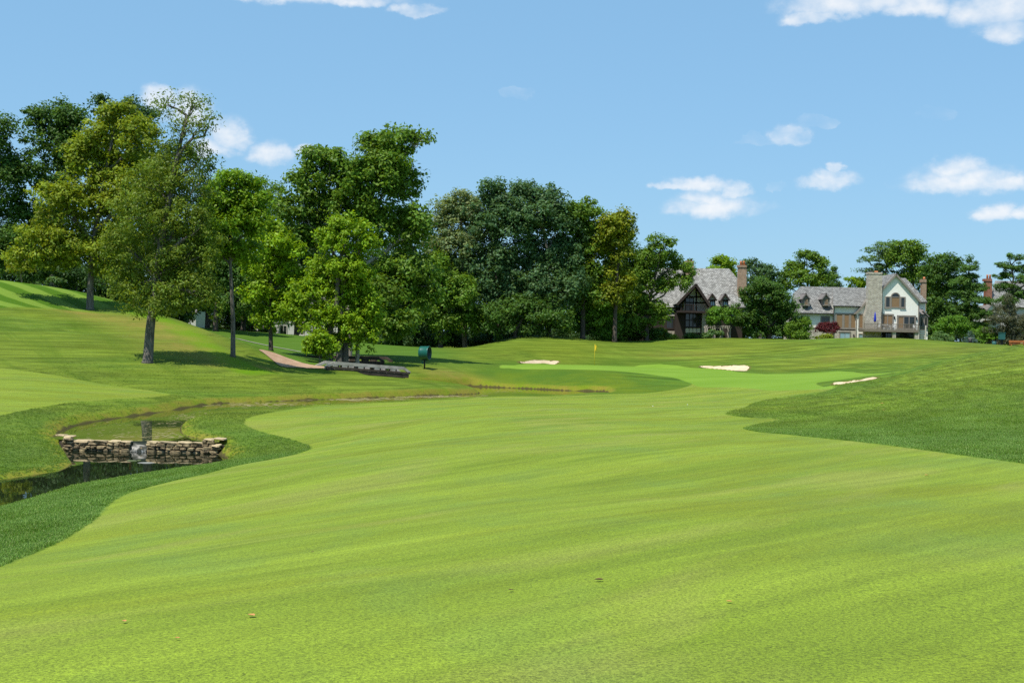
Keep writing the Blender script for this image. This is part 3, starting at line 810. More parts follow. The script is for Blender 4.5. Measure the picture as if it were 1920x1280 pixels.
# --- dark trees on the far left
tree('broadleaf_tree', 'dark green tree with two rounded tops behind the maple', (95, 160), [
    (65, 228, 34, 34), (105, 215, 34, 28), (138, 232, 34, 38), (90, 270, 55, 44), (140, 290, 40, 50), (50, 330, 46, 50), (110, 345, 50, 50), (40, 410, 44, 50), (95, 420, 50, 46), (30, 470, 44, 44), (80, 490, 55, 30)],
    'dark', 27000, .34, .35, seed=9, clump=1.0)
tree('broadleaf_tree', 'dark tree cut off by the left edge of the picture', (-20, 158), [(5, 250, 30, 40), (-30, 290, 50, 60), (10, 340, 30, 46), (-20, 400, 54, 60), (10, 470, 36, 46), (-30, 500, 50, 40)], 'dark', 14000, .32, .35, seed=10, clump=1.0)
tree('broadleaf_tree', 'dark tree top showing above the yellow-olive maple', (255, 156), [
    (188, 200, 20, 22), (240, 205, 26, 24), (272, 225, 28, 34), (220, 260, 40, 40), (310, 330, 46, 60), (270, 300, 46, 50), (290, 420, 60, 60), (385, 330, 20, 34), (392, 385, 26, 44), (340, 480, 60, 50), (240, 480, 50, 50)],
    'deep', 20000, .32, .35, seed=11, clump=1.0)
for i, (bx, d, lb, lab) in enumerate([
    (95, 138, [(70, 515, 34, 22), (110, 505, 40, 28), (140, 520, 34, 24)], 'dark shrub thicket on the crest left of the grey maple trunk'),
    (210, 136, [(195, 525, 40, 30), (235, 540, 40, 28), (270, 560, 30, 24)], 'dark shrub thicket on the crest right of the grey maple trunk'),
    (300, 130, [(285, 570, 30, 24), (325, 590, 34, 24), (345, 570, 26, 24)], 'dark shrub thicket behind the leaning olive trunk')]):
    tree('understory_shrub', lab, (bx, d), lb, 'deep', 6500, .24, .08, cat='shrub', group='shrubs along the left crest', seed=20 + i, clump=.7, limbs=False)
tree('sapling_bush', 'small pale shrub on the crest of the striped lawn', (104, 129), [(100, 527, 12, 7), (112, 528, 10, 7)], 'fern', 900, .16, .03, cat='shrub', seed=24, clump=.3)
tree('sapling', 'small yellowing sapling with a brown stem at the left crest', (39, 129), [(40, 497, 22, 12), (28, 505, 14, 9), (55, 500, 16, 10)], 'yellow', 2200, .18, .09, stem=[(39, 515), (40, 500)], bark='tan', seed=25, clump=.4, limbs=False, flare=1.1)
# --- trees on the far lawn behind the hill
for i, (bx, d, lb, lf, lab) in enumerate([
    (388, 166, [(330, 545, 40, 34), (385, 500, 40, 44), (410, 440, 34, 48), (360, 470, 40, 50), (395, 565, 40, 28), (345, 585, 26, 18)], 'green', 'tall tree whose straight trunk stands left of the slender bare trunk'),
    (403, 158, [(430, 520, 36, 40), (415, 470, 30, 44), (440, 570, 36, 24), (470, 540, 30, 30)], 'dark', 'thinner trunk and dark crown just left of the slender bare trunk'),
    (455, 174, [(500, 350, 22, 22), (515, 385, 30, 36), (480, 390, 34, 40), (470, 450, 46, 50), (520, 440, 36, 44), (440, 520, 46, 44), (500, 520, 46, 44), (455, 575, 40, 26), (510, 575, 36, 26)], 'green', 'tall mid green tree behind the light green tree left of the sycamore'),
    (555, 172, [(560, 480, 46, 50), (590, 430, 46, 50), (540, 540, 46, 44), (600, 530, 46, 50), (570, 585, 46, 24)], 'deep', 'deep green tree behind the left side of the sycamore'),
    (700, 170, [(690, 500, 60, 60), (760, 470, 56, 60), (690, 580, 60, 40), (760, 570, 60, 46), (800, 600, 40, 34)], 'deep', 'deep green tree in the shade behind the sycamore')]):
    tree('broadleaf_tree', lab, (bx, d), lb, lf, 13000, .34, .32, bark='dark', seed=30 + i, clump=1.05, flare=1.2)
# --- the wood in the middle
tree('broadleaf_tree', 'pale grey-green tree at the left end of the wood', (872, 168), [(862, 395, 44, 36), (835, 430, 34, 34), (890, 395, 36, 30), (850, 470, 48, 42), (895, 450, 44, 44), (820, 480, 26, 36)], 'pale', 17000, .32, .34, bark='tan', seed=40, clump=1.0, stem=[(870, 610), (868, 560), (866, 480), (864, 400)])
tree('broadleaf_tree', 'tall dark bluish tree left of the centre of the wood', (935, 166), [(925, 358, 26, 22), (945, 385, 44, 36), (915, 420, 48, 44), (960, 430, 46, 46), (905, 490, 54, 50), (950, 510, 54, 50), (930, 570, 56, 46)], 'blue', 22000, .34, .34, bark='dark', seed=41, clump=1.0)
tree('broadleaf_tree', 'tall bluish-green tree with a bare grey limb mid wood', (1028, 166), [(985, 362, 32, 24), (1020, 372, 30, 26), (1042, 390, 28, 26), (1000, 410, 50, 42), (1050, 430, 40, 44), (1010, 480, 46, 46), (1060, 490, 44, 46), (1000, 545, 46, 44), (1060, 550, 44, 44)], 'blue', 24000, .34, .34, bark='grey', seed=42, clump=1.0, twig=5, stem=[(1030, 600), (1026, 540), (1032, 490), (1018, 430), (1010, 390)])
tree('broadleaf_tree', 'mid green tree between the bluish tree and the yellowing tree', (1092, 168), [(1080, 408, 34, 26), (1105, 400, 26, 24), (1085, 450, 44, 44), (1110, 470, 36, 44), (1085, 520, 44, 46), (1105, 570, 44, 40)], 'green', 17000, .34, .32, bark='dark', seed=43, clump=1.0)
tree('broadleaf_tree', 'yellowing tree at the right end of the wood', (1152, 168), [(1140, 425, 30, 28), (1165, 420, 26, 26), (1175, 460, 20, 36), (1145, 470, 36, 40), (1155, 530, 36, 40), (1135, 560, 34, 34)], 'yellow', 13000, .32, .30, bark='dark', seed=44, clump=.9)
tree('broadleaf_tree', 'dark tree behind the yellowing tree beside the timbered house', (1180, 176), [(1185, 500, 30, 50), (1180, 560, 34, 44), (1160, 590, 40, 34), (1150, 450, 30, 40)], 'dark', 10000, .34, .3, bark='dark', seed=45, clump=1.0)
tree('broadleaf_tree', 'green tree low at the left edge of the wood behind the fan', (826, 164), [(830, 520, 36, 44), (815, 570, 40, 44), (860, 560, 44, 46), (835, 610, 36, 24), (880, 600, 44, 30)], 'green', 14000, .32, .3, bark='dark', seed=46, clump=1.0)
tree('broadleaf_tree', 'dark low tree filling the foot of the wood', (965, 163), [(935, 600, 46, 30), (985, 590, 50, 40), (1030, 605, 40, 30)], 'dark', 9500, .32, .26, bark='dark', seed=47, clump=.95)
tree('small_tree', 'rounded light green small tree with a thin trunk at the wood edge', (1090, 171), [(1082, 598, 30, 24), (1120, 588, 40, 26), (1145, 604, 28, 26), (1105, 612, 40, 20), (1130, 622, 34, 16)], 'bush', 10500, .22, .16, bark='grey', seed=48, clump=.6, stem=[(1090, 625), (1092, 605), (1098, 590)])
for i, (bx, d, lb, lf, lab) in enumerate([
    (1165, 174, [(1150, 612, 26, 22), (1176, 618, 24, 20), (1160, 632, 28, 12)], 'green', 'leafy green shrub right of the rounded light green tree'),
    (1215, 176, [(1205, 618, 24, 22), (1230, 628, 22, 14), (1195, 632, 18, 12)], 'dark', 'dark shrub at the left foot of the timbered house'),
    (1245, 177, [(1240, 630, 24, 13), (1258, 636, 18, 9)], 'olive', 'spreading olive shrub in front of the timbered house')]):
    tree('garden_shrub', lab, (bx, d), lb, lf, 5200, .2, .05, cat='shrub', seed=50 + i, clump=.5, limbs=False)
for i, (px, d, rr_) in enumerate(((728, 168, 26), (772, 170, 30), (842, 172, 26), (905, 176, 30), (962, 176, 28), (1048, 178, 28), (1130, 180, 26))):
    lab = 'dark leafy shrub in shade ' + ['left of the green fan', 'just behind the green fan', 'at the left end of the wood right of the fan', 'below the pale grey-green tree', 'below the tall dark bluish tree', 'below the bluish tree with bare limb', 'behind the rounded light green small tree'][i]
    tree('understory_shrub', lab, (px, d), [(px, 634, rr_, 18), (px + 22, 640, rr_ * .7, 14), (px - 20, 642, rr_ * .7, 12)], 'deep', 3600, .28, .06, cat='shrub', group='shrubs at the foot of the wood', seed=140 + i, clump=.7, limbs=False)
# --- trees round the houses
tree('broadleaf_tree', 'lobed green tree overlapping the left half of the timbered house', (1212, 174), [(1238, 468, 30, 24), (1222, 495, 28, 28), (1258, 498, 32, 28), (1287, 510, 18, 18), (1278, 530, 20, 18), (1205, 530, 24, 30), (1240, 535, 24, 22), (1205, 575, 26, 32), (1232, 590, 24, 26), (1200, 610, 26, 20)], 'green', 17000, .27, .3, bark='dark', seed=60, clump=.75, depth=.7)
tree('broadleaf_tree', 'dense round dark green tree between the two houses', (1442, 177), [(1436, 540, 30, 20), (1410, 562, 30, 28), (1450, 562, 28, 30), (1436, 590, 44, 36), (1474, 594, 24, 32), (1400, 605, 26, 24), (1500, 612, 18, 22), (1450, 618, 50, 18)], 'dark', 26000, .25, .3, bark='dark', seed=61, clump=.7)
tree('small_tree', 'small fresh green tree beside the timbered house dormers', (1345, 177), [(1345, 588, 20, 14), (1335, 600, 14, 12), (1360, 598, 16, 12), (1375, 590, 12, 10)], 'bush', 4200, .2, .1, bark='dark', seed=62, clump=.5)
tree('broadleaf_tree', 'yellow-green tree top above the timbered house ridge', (1352, 212), [(1352, 492, 20, 12), (1368, 500, 16, 14), (1340, 505, 18, 14), (1360, 530, 26, 30), (1372, 515, 12, 16)], 'lime', 5500, .32, .25, seed=63, clump=.8)
tree('broadleaf_tree', 'bluish feathery tree right of the brick chimney', (1425, 214), [(1405, 498, 18, 12), (1430, 505, 22, 12), (1445, 520, 22, 16), (1415, 535, 30, 28), (1450, 545, 24, 24)], 'blue', 6500, .32, .25, seed=64, clump=.75)
tree('broadleaf_tree', 'upright mid green tree left behind the white house roof', (1515, 214), [(1512, 482, 18, 12), (1530, 495, 22, 18), (1495, 505, 22, 20), (1515, 525, 34, 22), (1475, 530, 20, 24), (1545, 525, 16, 20)], 'green', 9500, .32, .28, seed=65, clump=.8)
tree('conifer_tree', 'dark conifer above the white house roof', (1563, 222), [(1563, 508, 6, 10), (1562, 522, 12, 10), (1563, 536, 16, 10), (1562, 552, 18, 12)], 'needle', 4000, .34, .22, seed=66, clump=.6, aspect=.3)
tree('broadleaf_tree', 'low green tree top between conifer and stone chimney', (1605, 216), [(1600, 530, 20, 10), (1620, 535, 14, 10), (1605, 550, 26, 16)], 'lime', 3600, .3, .2, seed=67, clump=.7)
tree('locust_tree', 'feathery wide-spreading tree behind the stone chimney', (1655, 213), [(1628, 488, 22, 9, .5), (1645, 470, 24, 9, .6), (1625, 508, 22, 7, .4), (1665, 460, 28, 9, .7), (1660, 485, 30, 14), (1650, 505, 26, 12), (1680, 480, 26, 20), (1670, 530, 34, 28)], 'fern', 7500, .34, .24, seed=68, clump=.7, flat=.35, aspect=.35, twig=6)
tree('broadleaf_tree', 'yellow-green topped tree right behind the white gable', (1715, 210), [(1705, 465, 30, 14), (1728, 480, 22, 20), (1700, 490, 36, 22), (1720, 520, 36, 30), (1740, 560, 26, 40)], 'green', 11000, .32, .3, seed=69, clump=.85)
tree('broadleaf_tree', 'broad dark tree between the white house and the pine', (1765, 203), [(1765, 490, 26, 14), (1790, 500, 22, 16), (1755, 520, 36, 28), (1785, 540, 34, 34), (1755, 575, 34, 34), (1760, 610, 34, 26), (1790, 600, 30, 30)], 'dark', 15000, .32, .3, bark='dark', seed=70, clump=.9)
tree('pine_tree', 'big layered green pine left of the red brick chimney', (1815, 192), [(1817, 488, 4, 12), (1826, 498, 5, 8, .7), (1814, 505, 13, 9), (1822, 520, 18, 9), (1806, 530, 22, 9), (1828, 540, 24, 9), (1806, 552, 28, 10), (1828, 564, 28, 10), (1806, 578, 32, 10), (1832, 590, 26, 10), (1800, 602, 30, 10), (1828, 612, 24, 9)], 'needle', 22000, .34, .3, bark='dark', seed=71, clump=.6, aspect=.28, flat=.5, droop=-.2)
tree('pine_tree', 'tall open pine at the right edge of the picture', (1900, 188), [(1893, 480, 7, 7), (1912, 484, 8, 8), (1880, 498, 12, 8), (1905, 502, 18, 9), (1888, 518, 20, 9), (1915, 525, 18, 10), (1892, 540, 24, 10), (1912, 555, 24, 11), (1888, 565, 22, 10), (1935, 520, 20, 24)], 'needle', 12000, .30, .28, bark='dark', seed=72, clump=.55, aspect=.28, flat=.5, droop=-.2)
tree('spruce_tree', 'dull grey-green drooping spruce at the right edge', (1893, 181), [(1888, 565, 10, 12), (1890, 582, 22, 12), (1880, 600, 30, 11), (1905, 608, 28, 12), (1885, 622, 36, 11), (1905, 635, 32, 10), (1875, 642, 24, 7), (1930, 610, 20, 30)], 'grey', 14000, .26, .2, bark='dark', seed=73, clump=.5, aspect=.28, droop=1.2, up=.2)
for i, (bx, d, lb, lf, nl, lab) in enumerate([
    (1785, 181, [(1772, 618, 24, 18), (1795, 608, 22, 16), (1806, 622, 14, 16)], 'bush', 6500, 'rounded bright green bush left of the little blue spruce'),
    (1762, 177, [(1762, 634, 16, 12), (1775, 636, 14, 9)], 'fern', 2600, 'small feathery shrub in front of the rounded bright bush'),
    (1850, 182, [(1848, 622, 18, 10), (1862, 632, 22, 10), (1838, 640, 16, 7)], 'bush', 3800, 'light green low branches between pine and grey spruce'),
    (1480, 172, [(1490, 618, 18, 16), (1512, 616, 12, 18), (1500, 630, 22, 8)], 'green', 3800, 'leafy green shrub at the left corner of the white house'),
    (1540, 178, [(1545, 634, 14, 5), (1555, 632, 10, 6)], 'olive', 1700, 'low olive shrub under the dark red maple'),
    (1337, 175, [(1337, 625, 10, 6), (1325, 629, 9, 5), (1348, 627, 9, 5)], 'fern', 1600, 'pale flowering shrub at the foot of the wooden pergola'),
    (1312, 177, [(1300, 631, 16, 5), (1318, 632, 10, 4)], 'dark', 1500, 'low dark clipped hedge under the timbered bay')]):
    tree('garden_shrub', lab, (bx, d), lb, lf, nl, .18, .05, cat='shrub', seed=80 + i, clump=.42, limbs=False)
for i, (px, d, lf, lb, lab) in enumerate((
    (1752, 196, 'dark', [(1748, 628, 18, 18), (1765, 634, 16, 14)], 'dark hedge mass right behind the white house stairs'),
    (1840, 200, 'dark', [(1835, 625, 20, 18), (1855, 632, 20, 14), (1818, 632, 16, 14)], 'dark hedge mass behind the little blue spruce'),
    (1905, 198, 'deep', [(1890, 632, 24, 14), (1918, 628, 22, 18), (1945, 630, 20, 18)], 'dark hedge mass behind the bench at the right edge'),
    (1390, 188, 'dark', [(1380, 620, 20, 18), (1400, 626, 18, 16), (1358, 626, 18, 12)], 'dark hedge mass behind the wooden pergola'),
    (1495, 183, 'dark', [(1488, 626, 14, 14), (1500, 630, 12, 12)], 'dark hedge mass under the left wing of the white house'))):
    tree('garden_hedge', lab, (px, d), lb, lf, 3200, .24, .05, cat='hedge', seed=160 + i, clump=.55, limbs=False)
tree('red_maple', 'dark red Japanese-style maple in front of the white house', (1553, 180), [(1548, 612, 14, 8), (1560, 610, 10, 7), (1540, 618, 11, 7), (1555, 620, 14, 8), (1568, 615, 7, 6)], 'red', 3800, .16, .07, bark='dark', cat='tree', seed=90, clump=.4, stem=[(1560, 628), (1556, 618), (1553, 610)])
tree('blue_spruce', 'little blue spruce on the crest beside the cart path', (1819, 169), [(1819, 624, 2, 4), (1819, 629, 6, 3), (1819, 634, 10, 3.5), (1819, 640, 14, 4), (1819, 645, 16, 4)], 'spruce', 2400, .16, .05, bark='dark', seed=91, clump=.25, aspect=.25, limbs=False)

# --- deep wood behind the front row: one tree built, the rest copied
proto = None
rs = np.random.RandomState(77)
back = []
for px in range(380, 1260, 55):
    back.append((px + rs.uniform(-14, 14), rs.uniform(186, 232)))
for px in list(range(-330, 360, 68)): back.append((px + rs.uniform(-14, 14), rs.uniform(180, 205)))
for px in range(1420, 2300, 90): back.append((px + rs.uniform(-20, 20), rs.uniform(232, 262)))
for i, (px, d) in enumerate(back):
    x = xat(px, d); z = float(hgt(x, d))
    if proto is None:
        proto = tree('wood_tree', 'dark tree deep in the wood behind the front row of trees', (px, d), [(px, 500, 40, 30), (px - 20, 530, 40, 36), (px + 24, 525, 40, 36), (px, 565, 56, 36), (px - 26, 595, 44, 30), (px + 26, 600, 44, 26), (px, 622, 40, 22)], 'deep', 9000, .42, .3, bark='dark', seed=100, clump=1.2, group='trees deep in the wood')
        o = proto
    else: o = copy_tree(proto)
    o.location = (x, d, z)
    o['label'] = 'dark tree of the far row behind the left hill' if px < 370 else ('dark tree deep in the wood behind the front row of trees' if px < 1270 else 'distant tree of the row far behind the houses')
    o['group'] = 'trees behind the left hill' if px < 370 else ('trees deep in the wood' if px < 1270 else 'trees far behind the houses')
    limit = 13.0 if px < 1260 and px > 370 else (13.5 if px < 370 else 9.0)
    sc_z = rs.uniform(.80, 1.08) * limit / 11.5; sxy = rs.uniform(.9, 1.2)
    if d > 230: sc_z *= .75
    o.scale = (sxy, sxy, sc_z); o.rotation_euler = (0, 0, rs.uniform(0, 6.28))

# ------------------------------------------------------------------ materials of built things
def plain(name, a, b=None, scale=3.0, rough=.8, spec=.3, bump=0.0, stretch=(1, 1, 1), metal=0.0):
    m, n = material(name)
    ps = n.node('ShaderNodeTexCoord').outputs['Object']
    nz = n.noise(n.vm('MULTIPLY', ps, stretch), scale, 4, .6)
    c = n.mix(n.rng(nz, .3, .7), a, b or tuple(x * 1.2 for x in a))
    n.out(n.principled(c, rough, spec, n.bump(nz, .5, bump) if bump else None, metal)); return m
def brickwork(name, c1, c2, mortar, bw, bh, ms=.012, bump=.5, uv=False, rough=.9, off=.5):
    m, n = material(name)
    tc = n.node('ShaderNodeTexCoord')
    if uv: vec = tc.outputs['UV']
    else:
        x, y, z = n.sep(tc.outputs['Object']); vec = n.xyz(n.m('ADD', x, y), z, 0.0)
    wv = n.vm('ADD', vec, n.vm('SCALE', n.noise(vec, 1.5, 2, .5, out=1), None)) if False else vec
    bt = n.node('ShaderNodeTexBrick'); n.put(bt.inputs['Vector'], wv); bt.offset = off
    n.put(bt.inputs['Color1'], c1); n.put(bt.inputs['Color2'], c2); n.put(bt.inputs['Mortar'], mortar)
    bt.inputs['Scale'].default_value = 1.0; bt.inputs['Mortar Size'].default_value = ms
    bt.inputs['Brick Width'].default_value = bw; bt.inputs['Row Height'].default_value = bh; bt.inputs['Bias'].default_value = -.1
    v = n.noise(vec, 2.2, 4, .65); v2 = n.noise(vec, .35, 3, .5)
    c = n.mul(bt.outputs[0], n.m('ADD', n.rng(v, .25, .75, .7, 1.2), n.m('MULTIPLY_ADD', v2, .5, -.25)))
    n.out(n.principled(c, rough, .15, n.bump(n.m('ADD', n.m('MULTIPLY', bt.outputs['Fac'], -1.0), v), bump, .03))); return m
M = dict(
    stucco=plain('stucco', (.76, .745, .66), (.84, .82, .74), 2.0, .9, .15, .01),
    trim=plain('taupe_trim', (.20, .175, .145), (.25, .22, .185), 3),
    gutter=plain('dark_gutter', (.035, .035, .035), None, 3, .5),
    blind=plain('brown_blind', (.20, .125, .065), (.27, .175, .095), 1.0, .7, .2, .01, (1, 1, 30)),
    glass=plain('dark_glass', (.012, .015, .016), (.03, .034, .036), .6, .06, .6),
    pale_glass=plain('pale_glass', (.20, .32, .36), (.34, .46, .50), .7, .1, .6),
    timber=plain('dark_timber', (.030, .022, .018), (.055, .042, .036), 4, .8, .2, .01, (1, 1, 6)),
    panel=plain('cream_panel', (.50, .47, .40), (.60, .57, .50), 2),
    deckwood=plain('deck_wood', (.165, .135, .105), (.22, .185, .15), 4, .8, .2),
    shade=plain('painted_shade', (.02, .02, .02), None, 2),
    stone=brickwork('ledge_stone', (.60, .55, .45), (.44, .39, .31), (.27, .245, .205), .42, .13, .018, .7),
    brick=brickwork('tan_brick', (.34, .20, .115), (.43, .28, .18), (.36, .31, .25), .22, .075, .01),
    redbrick=brickwork('red_brick', (.28, .085, .045), (.36, .13, .075), (.30, .22, .17), .22, .075, .01),
    clay=plain('clay_pot', (.50, .16, .06), (.62, .24, .11), 3),
    shingle=brickwork('cedar_shingle', (.40, .39, .36), (.19, .185, .168), (.11, .105, .095), .32, .26, .02, .5, uv=True),
    shingle_dark=brickwork('worn_shingle', (.34, .335, .315), (.16, .158, .148), (.085, .083, .078), .32, .24, .02, .5, uv=True),
    weathered_roof=plain('grey_shakes', (.13, .115, .11), (.26, .235, .22), 5, .9, .1, .02, (3, 1, 3)),
    white_metal=plain('white_metal', (.72, .72, .70), None, 3, .5),
    blue=plain('blue_canvas', (.010, .025, .33), (.015, .04, .42), 3, .8),
    weathered=plain('weathered_wood', (.30, .27, .23), (.48, .44, .39), 2.5, .9, .15, .02, (1, 1, 1)),
    weathered_dark=plain('shaded_wood', (.045, .036, .028), (.10, .08, .06), 2.5, .9, .15, .02),  # darker weathered wood: shade painted into low beams and far rail; also weir core
    fan_green=plain('green_enamel', (.008, .085, .068), (.012, .11, .09), 2, .32, .5),
    black=plain('black_steel', (.012, .013, .013), None, 3, .5),
    yellow=plain('yellow_cloth', (.72, .50, .02), (.80, .58, .04), 2, .8),
    orange_wood=plain('orange_wood', (.36, .13, .035), (.46, .18, .06), 3),
    teal=plain('teal_plastic', (.02, .09, .085), (.03, .12, .11), 3, .5),
    leaf_a=plain('dry_leaf', (.40, .17, .05), (.55, .28, .10), 30), leaf_b=plain('brown_leaf', (.07, .035, .018), (.12, .06, .03), 30),
    ball=plain('ball_white', (.80, .80, .78), None, 20, .4, .5), pale_wall=plain('pale_wall', (.50, .49, .45), (.60, .59, .55), 1.5, .9),
)

# ------------------------------------------------------------------ stone weir
rs = np.random.RandomState(5)
def stone_mesh(i):
    r = random.Random(i * 7 + 1)
    bm = bmesh.new(); bmesh.ops.create_cube(bm, size=1.0)
    bmesh.ops.bevel(bm, geom=bm.edges[:], offset=.17, segments=1, affect='EDGES')
    for v in bm.verts: v.co += Vector((r.uniform(-.07, .07), r.uniform(-.07, .07), r.uniform(-.07, .07)))
    me = bpy.data.meshes.new('stone'); bm.to_mesh(me); bm.free(); return me
def stone_colour(name, a, b, c):
    m, n = material(name)
    ps = n.node('ShaderNodeNewGeometry').outputs['Position']; rn = n.node('ShaderNodeObjectInfo').outputs['Random']
    nz = n.noise(ps, 6, 5, .65)
    col = n.mix(n.rng(nz, .35, .65), n.mix(rn, a, b), c)
    n.out(n.principled(col, .85, .25, n.bump(n.noise(ps, 14, 4, .6), .7, .03))); return m
stone_m = stone_colour('weir_stone', (.46, .36, .19), (.24, .18, .10), (.12, .09, .055))
cap_m = stone_colour('weir_cap', (.56, .44, .25), (.48, .37, .21), (.38, .29, .17))
stones = [stone_mesh(i) for i in range(8)]; caps = [stone_mesh(40 + i) for i in range(4)]
for me in stones: me.materials.append(stone_m)
for me in caps: me.materials.append(cap_m)
WD = 49.05
wx0, wx1 = at(126, 840, WD)[0], at(408, 840, WD)[0]
nx0, nx1 = at(244, 840, WD)[0], at(277, 840, WD)[0]
weir = empty('stone_weir', ((wx0 + wx1) / 2, WD, 0.0), 'low drystone weir with a notch damming the stream', 'weir')
ox = (wx0 + wx1) / 2
core = MB()
core.box(wx0 - ox - .3, nx0 - ox - .04, -.02, .36, -.7, .55); core.box(nx1 - ox + .04, wx1 - ox + .3, -.02, .36, -.7, .55); core.box(nx0 - ox - .041, nx1 - ox + .041, -.02, .36, -.7, .36)
core.build('core', M['weathered_dark'], weir)
def put_stone(x, y, z, sx, sy, sz, cap=False):
    o = bpy.data.objects.new('capstone' if cap else 'stone', (caps if cap else stones)[rs.randint(4 if cap else 8)])
    o.location = (x, y, z); o.scale = (sx, sy, sz)
    o.rotation_euler = (rs.uniform(-.08, .08), rs.uniform(-.05, .05), rs.uniform(-.10, .10) + (math.pi if rs.rand() < .5 else 0))
    link(o, weir)
def course_run(x0, x1, zlo, zhi, yf, n):
    h = (zhi - zlo) / n
    for k in range(n):
        x = x0 + rs.uniform(-.1, 0)
        while x < x1 - .06:
            w = min(rs.uniform(.16, .46), x1 - x + .03)
            hh = h * rs.uniform(.72, 1.12)
            put_stone(x + w / 2, yf + rs.uniform(-.05, .05), zlo + (k + .5) * h + rs.uniform(-.012, .012), w * .96, .34, hh)
            x += w
course_run(wx0 - ox + .15, nx0 - ox, -.12, .55, .05, 6)
course_run(nx1 - ox, wx1 - ox - .45, -.12, .55, .05, 6)
course_run(nx0 - ox - .02, nx1 - ox + .02, -.12, .40, .12, 3)
for a, b in ((wx0 - ox + .2, nx0 - ox + .02), (nx1 - ox - .02, wx1 - ox - .4)):
    x = a
    while x < b - .1:
        w = min(rs.uniform(.38, .75), b - x); put_stone(x + w / 2, .14, .59, w * 1.04, .46, .085, True); x += w
course_run(wx0 - ox - .08, wx0 - ox + .26, -.1, .72, -.06, 7)          # left end pier
course_run(wx1 - ox - .5, wx1 - ox - .1, -.1, .72, -.12, 7); course_run(wx1 - ox - .14, wx1 - ox + .12, -.1, .5, -.2, 5)
for x, z, w, y in ((wx0 - ox + .06, .745, .34, .1), (wx0 - ox - .30, .77, .40, .3), (wx1 - ox - .32, .745, .36, .02), (wx1 - ox + .04, .76, .44, .25), (wx1 - ox + .0, .54, .3, -.18)):
    put_stone(x, y, z, w, .5, .07, True)

fm, n = material('white_water')
ps = n.node('ShaderNodeNewGeometry').outputs['Position']
fz = n.m('MULTIPLY', n.rng(n.noise(n.vm('MULTIPLY', ps, (1, 1, .35)), 14, 4, .7), .45, .7), n.rng(n.sep(ps)[2], LOW + .12, LOW + .02, .02, 1))
n.out(n.principled(n.mix(fz, (.02, .024, .014), (.34, .36, .36)), .35, .2, n.bump(fz, .3, .02)))
wf = MB(); k = 8
vs = []; fs = []
for i in range(k + 1):
    t = i / k; yy = .30 - .34 * t - .10 * t * t; zz = .605 - (.60 - LOW) * t ** 2.2
    if i < 2: zz = .607
    for j in range(6):
        xx = nx0 + .03 + (nx1 - nx0 - .06) * j / 5; vs.append((xx, WD + yy + .03 * rs.randn() * (t > .3), zz))
for i in range(k):
    for j in range(5): fs.append((i * 6 + j, i * 6 + j + 1, (i + 1) * 6 + j + 1, (i + 1) * 6 + j))
wf.add(vs, fs)
for i in range(14):      # splash at the foot
    a = rs.rand() * 6.28; r = .02 + .035 * rs.rand(); cx = rs.uniform(nx0 - .12, nx1 + .2); cy = WD - .12 - .22 * rs.rand()
    wf.add([(cx + r * 1.8 * math.cos(a + q), cy + r * math.sin(a + q), LOW + .012 + .008 * (q > 2)) for q in (0, 1.2, 2.4, 3.7, 5.0)], [(0, 1, 2, 3, 4)])
tag(wf.build('waterfall', fm, smooth=True), 'small white spill of water through the weir notch', kind='stuff')
# scum and seeds drifting on the upper pool
deb = MB()
def flecks(nn, cx, cy, sx_, sy_, smin, smax):
    k = 0
    for _ in range(nn * 6):
        p = on_level(cx + rs.normal() * sx_, cy + rs.normal() * sy_, UPP)
        if float(poly_sdf(np.array([p[0]]), np.array([p[1]]), upper_poly)[0]) < .08: continue
        r = rs.uniform(smin, smax); a0 = rs.rand() * 6
        deb.add([(p[0] + r * rs.uniform(.6, 1.9) * math.cos(a0 + q), p[1] + r * rs.uniform(.5, 1) * math.sin(a0 + q), UPP + .006 + .0006 * (k % 7)) for q in (0, 1.0, 2.1, 3.2, 4.2, 5.2)], [(0, 1, 2, 3, 4, 5)])
        k += 1
        if k >= nn: return
flecks(140, 372, 786, 30, 7, .03, .09); flecks(90, 330, 808, 40, 8, .025, .07); flecks(70, 200, 800, 55, 8, .02, .05); flecks(70, 300, 818, 60, 4, .03, .10)
flecks(150, 480, 758, 55, 2.5, .05, .16); flecks(160, 640, 748, 70, 1.5, .06, .2); flecks(140, 800, 743, 55, 1.2, .06, .22); flecks(40, 940, 733, 40, 2.5, .06, .15)
scum = plain('pond_scum', (.30, .25, .11), (.42, .36, .17), 6, .9)
tag(deb.build('floating_debris', scum), 'tan leaves and scum floating on the upper pool', kind='stuff')
def pad(px, py, r, lab, mat):
    p = on_level(px, py, LOW); mb = MB()
    ang = [i / 14 * 6.283 for i in range(14)]
    top = [(r * (1 + .12 * rs.randn()) * 1.6 * math.cos(a), r * (1 + .12 * rs.randn()) * math.sin(a)) for a in ang]
    vs = [(a, b, 0.004) for a, b in top] + [(a * .8, b * .8, .016) for a, b in top] + [(0, 0, .02)]
    fs = [(i, (i + 1) % 14, 14 + (i + 1) % 14, 14 + i) for i in range(14)] + [(14 + i, 14 + (i + 1) % 14, 28) for i in range(14)]
    mb.add(vs, fs); o = mb.build('floating_scum', mat, smooth=True); o.location = (p[0], p[1], LOW); tag(o, lab, 'scum', 'patches floating below the weir')
pm1 = plain('grey_scum', (.20, .20, .17), (.28, .28, .24), 9, .6); pm2 = plain('green_scum', (.09, .12, .04), (.14, .17, .07), 9, .6)
pad(274, 867.5, .17, 'grey floating patch, larger one below the weir notch', pm1); pad(247, 863.5, .11, 'greenish floating patch left below the weir notch', pm2); pad(261, 862.5, .045, 'tiny floating fleck between the two patches below the notch', pm2)

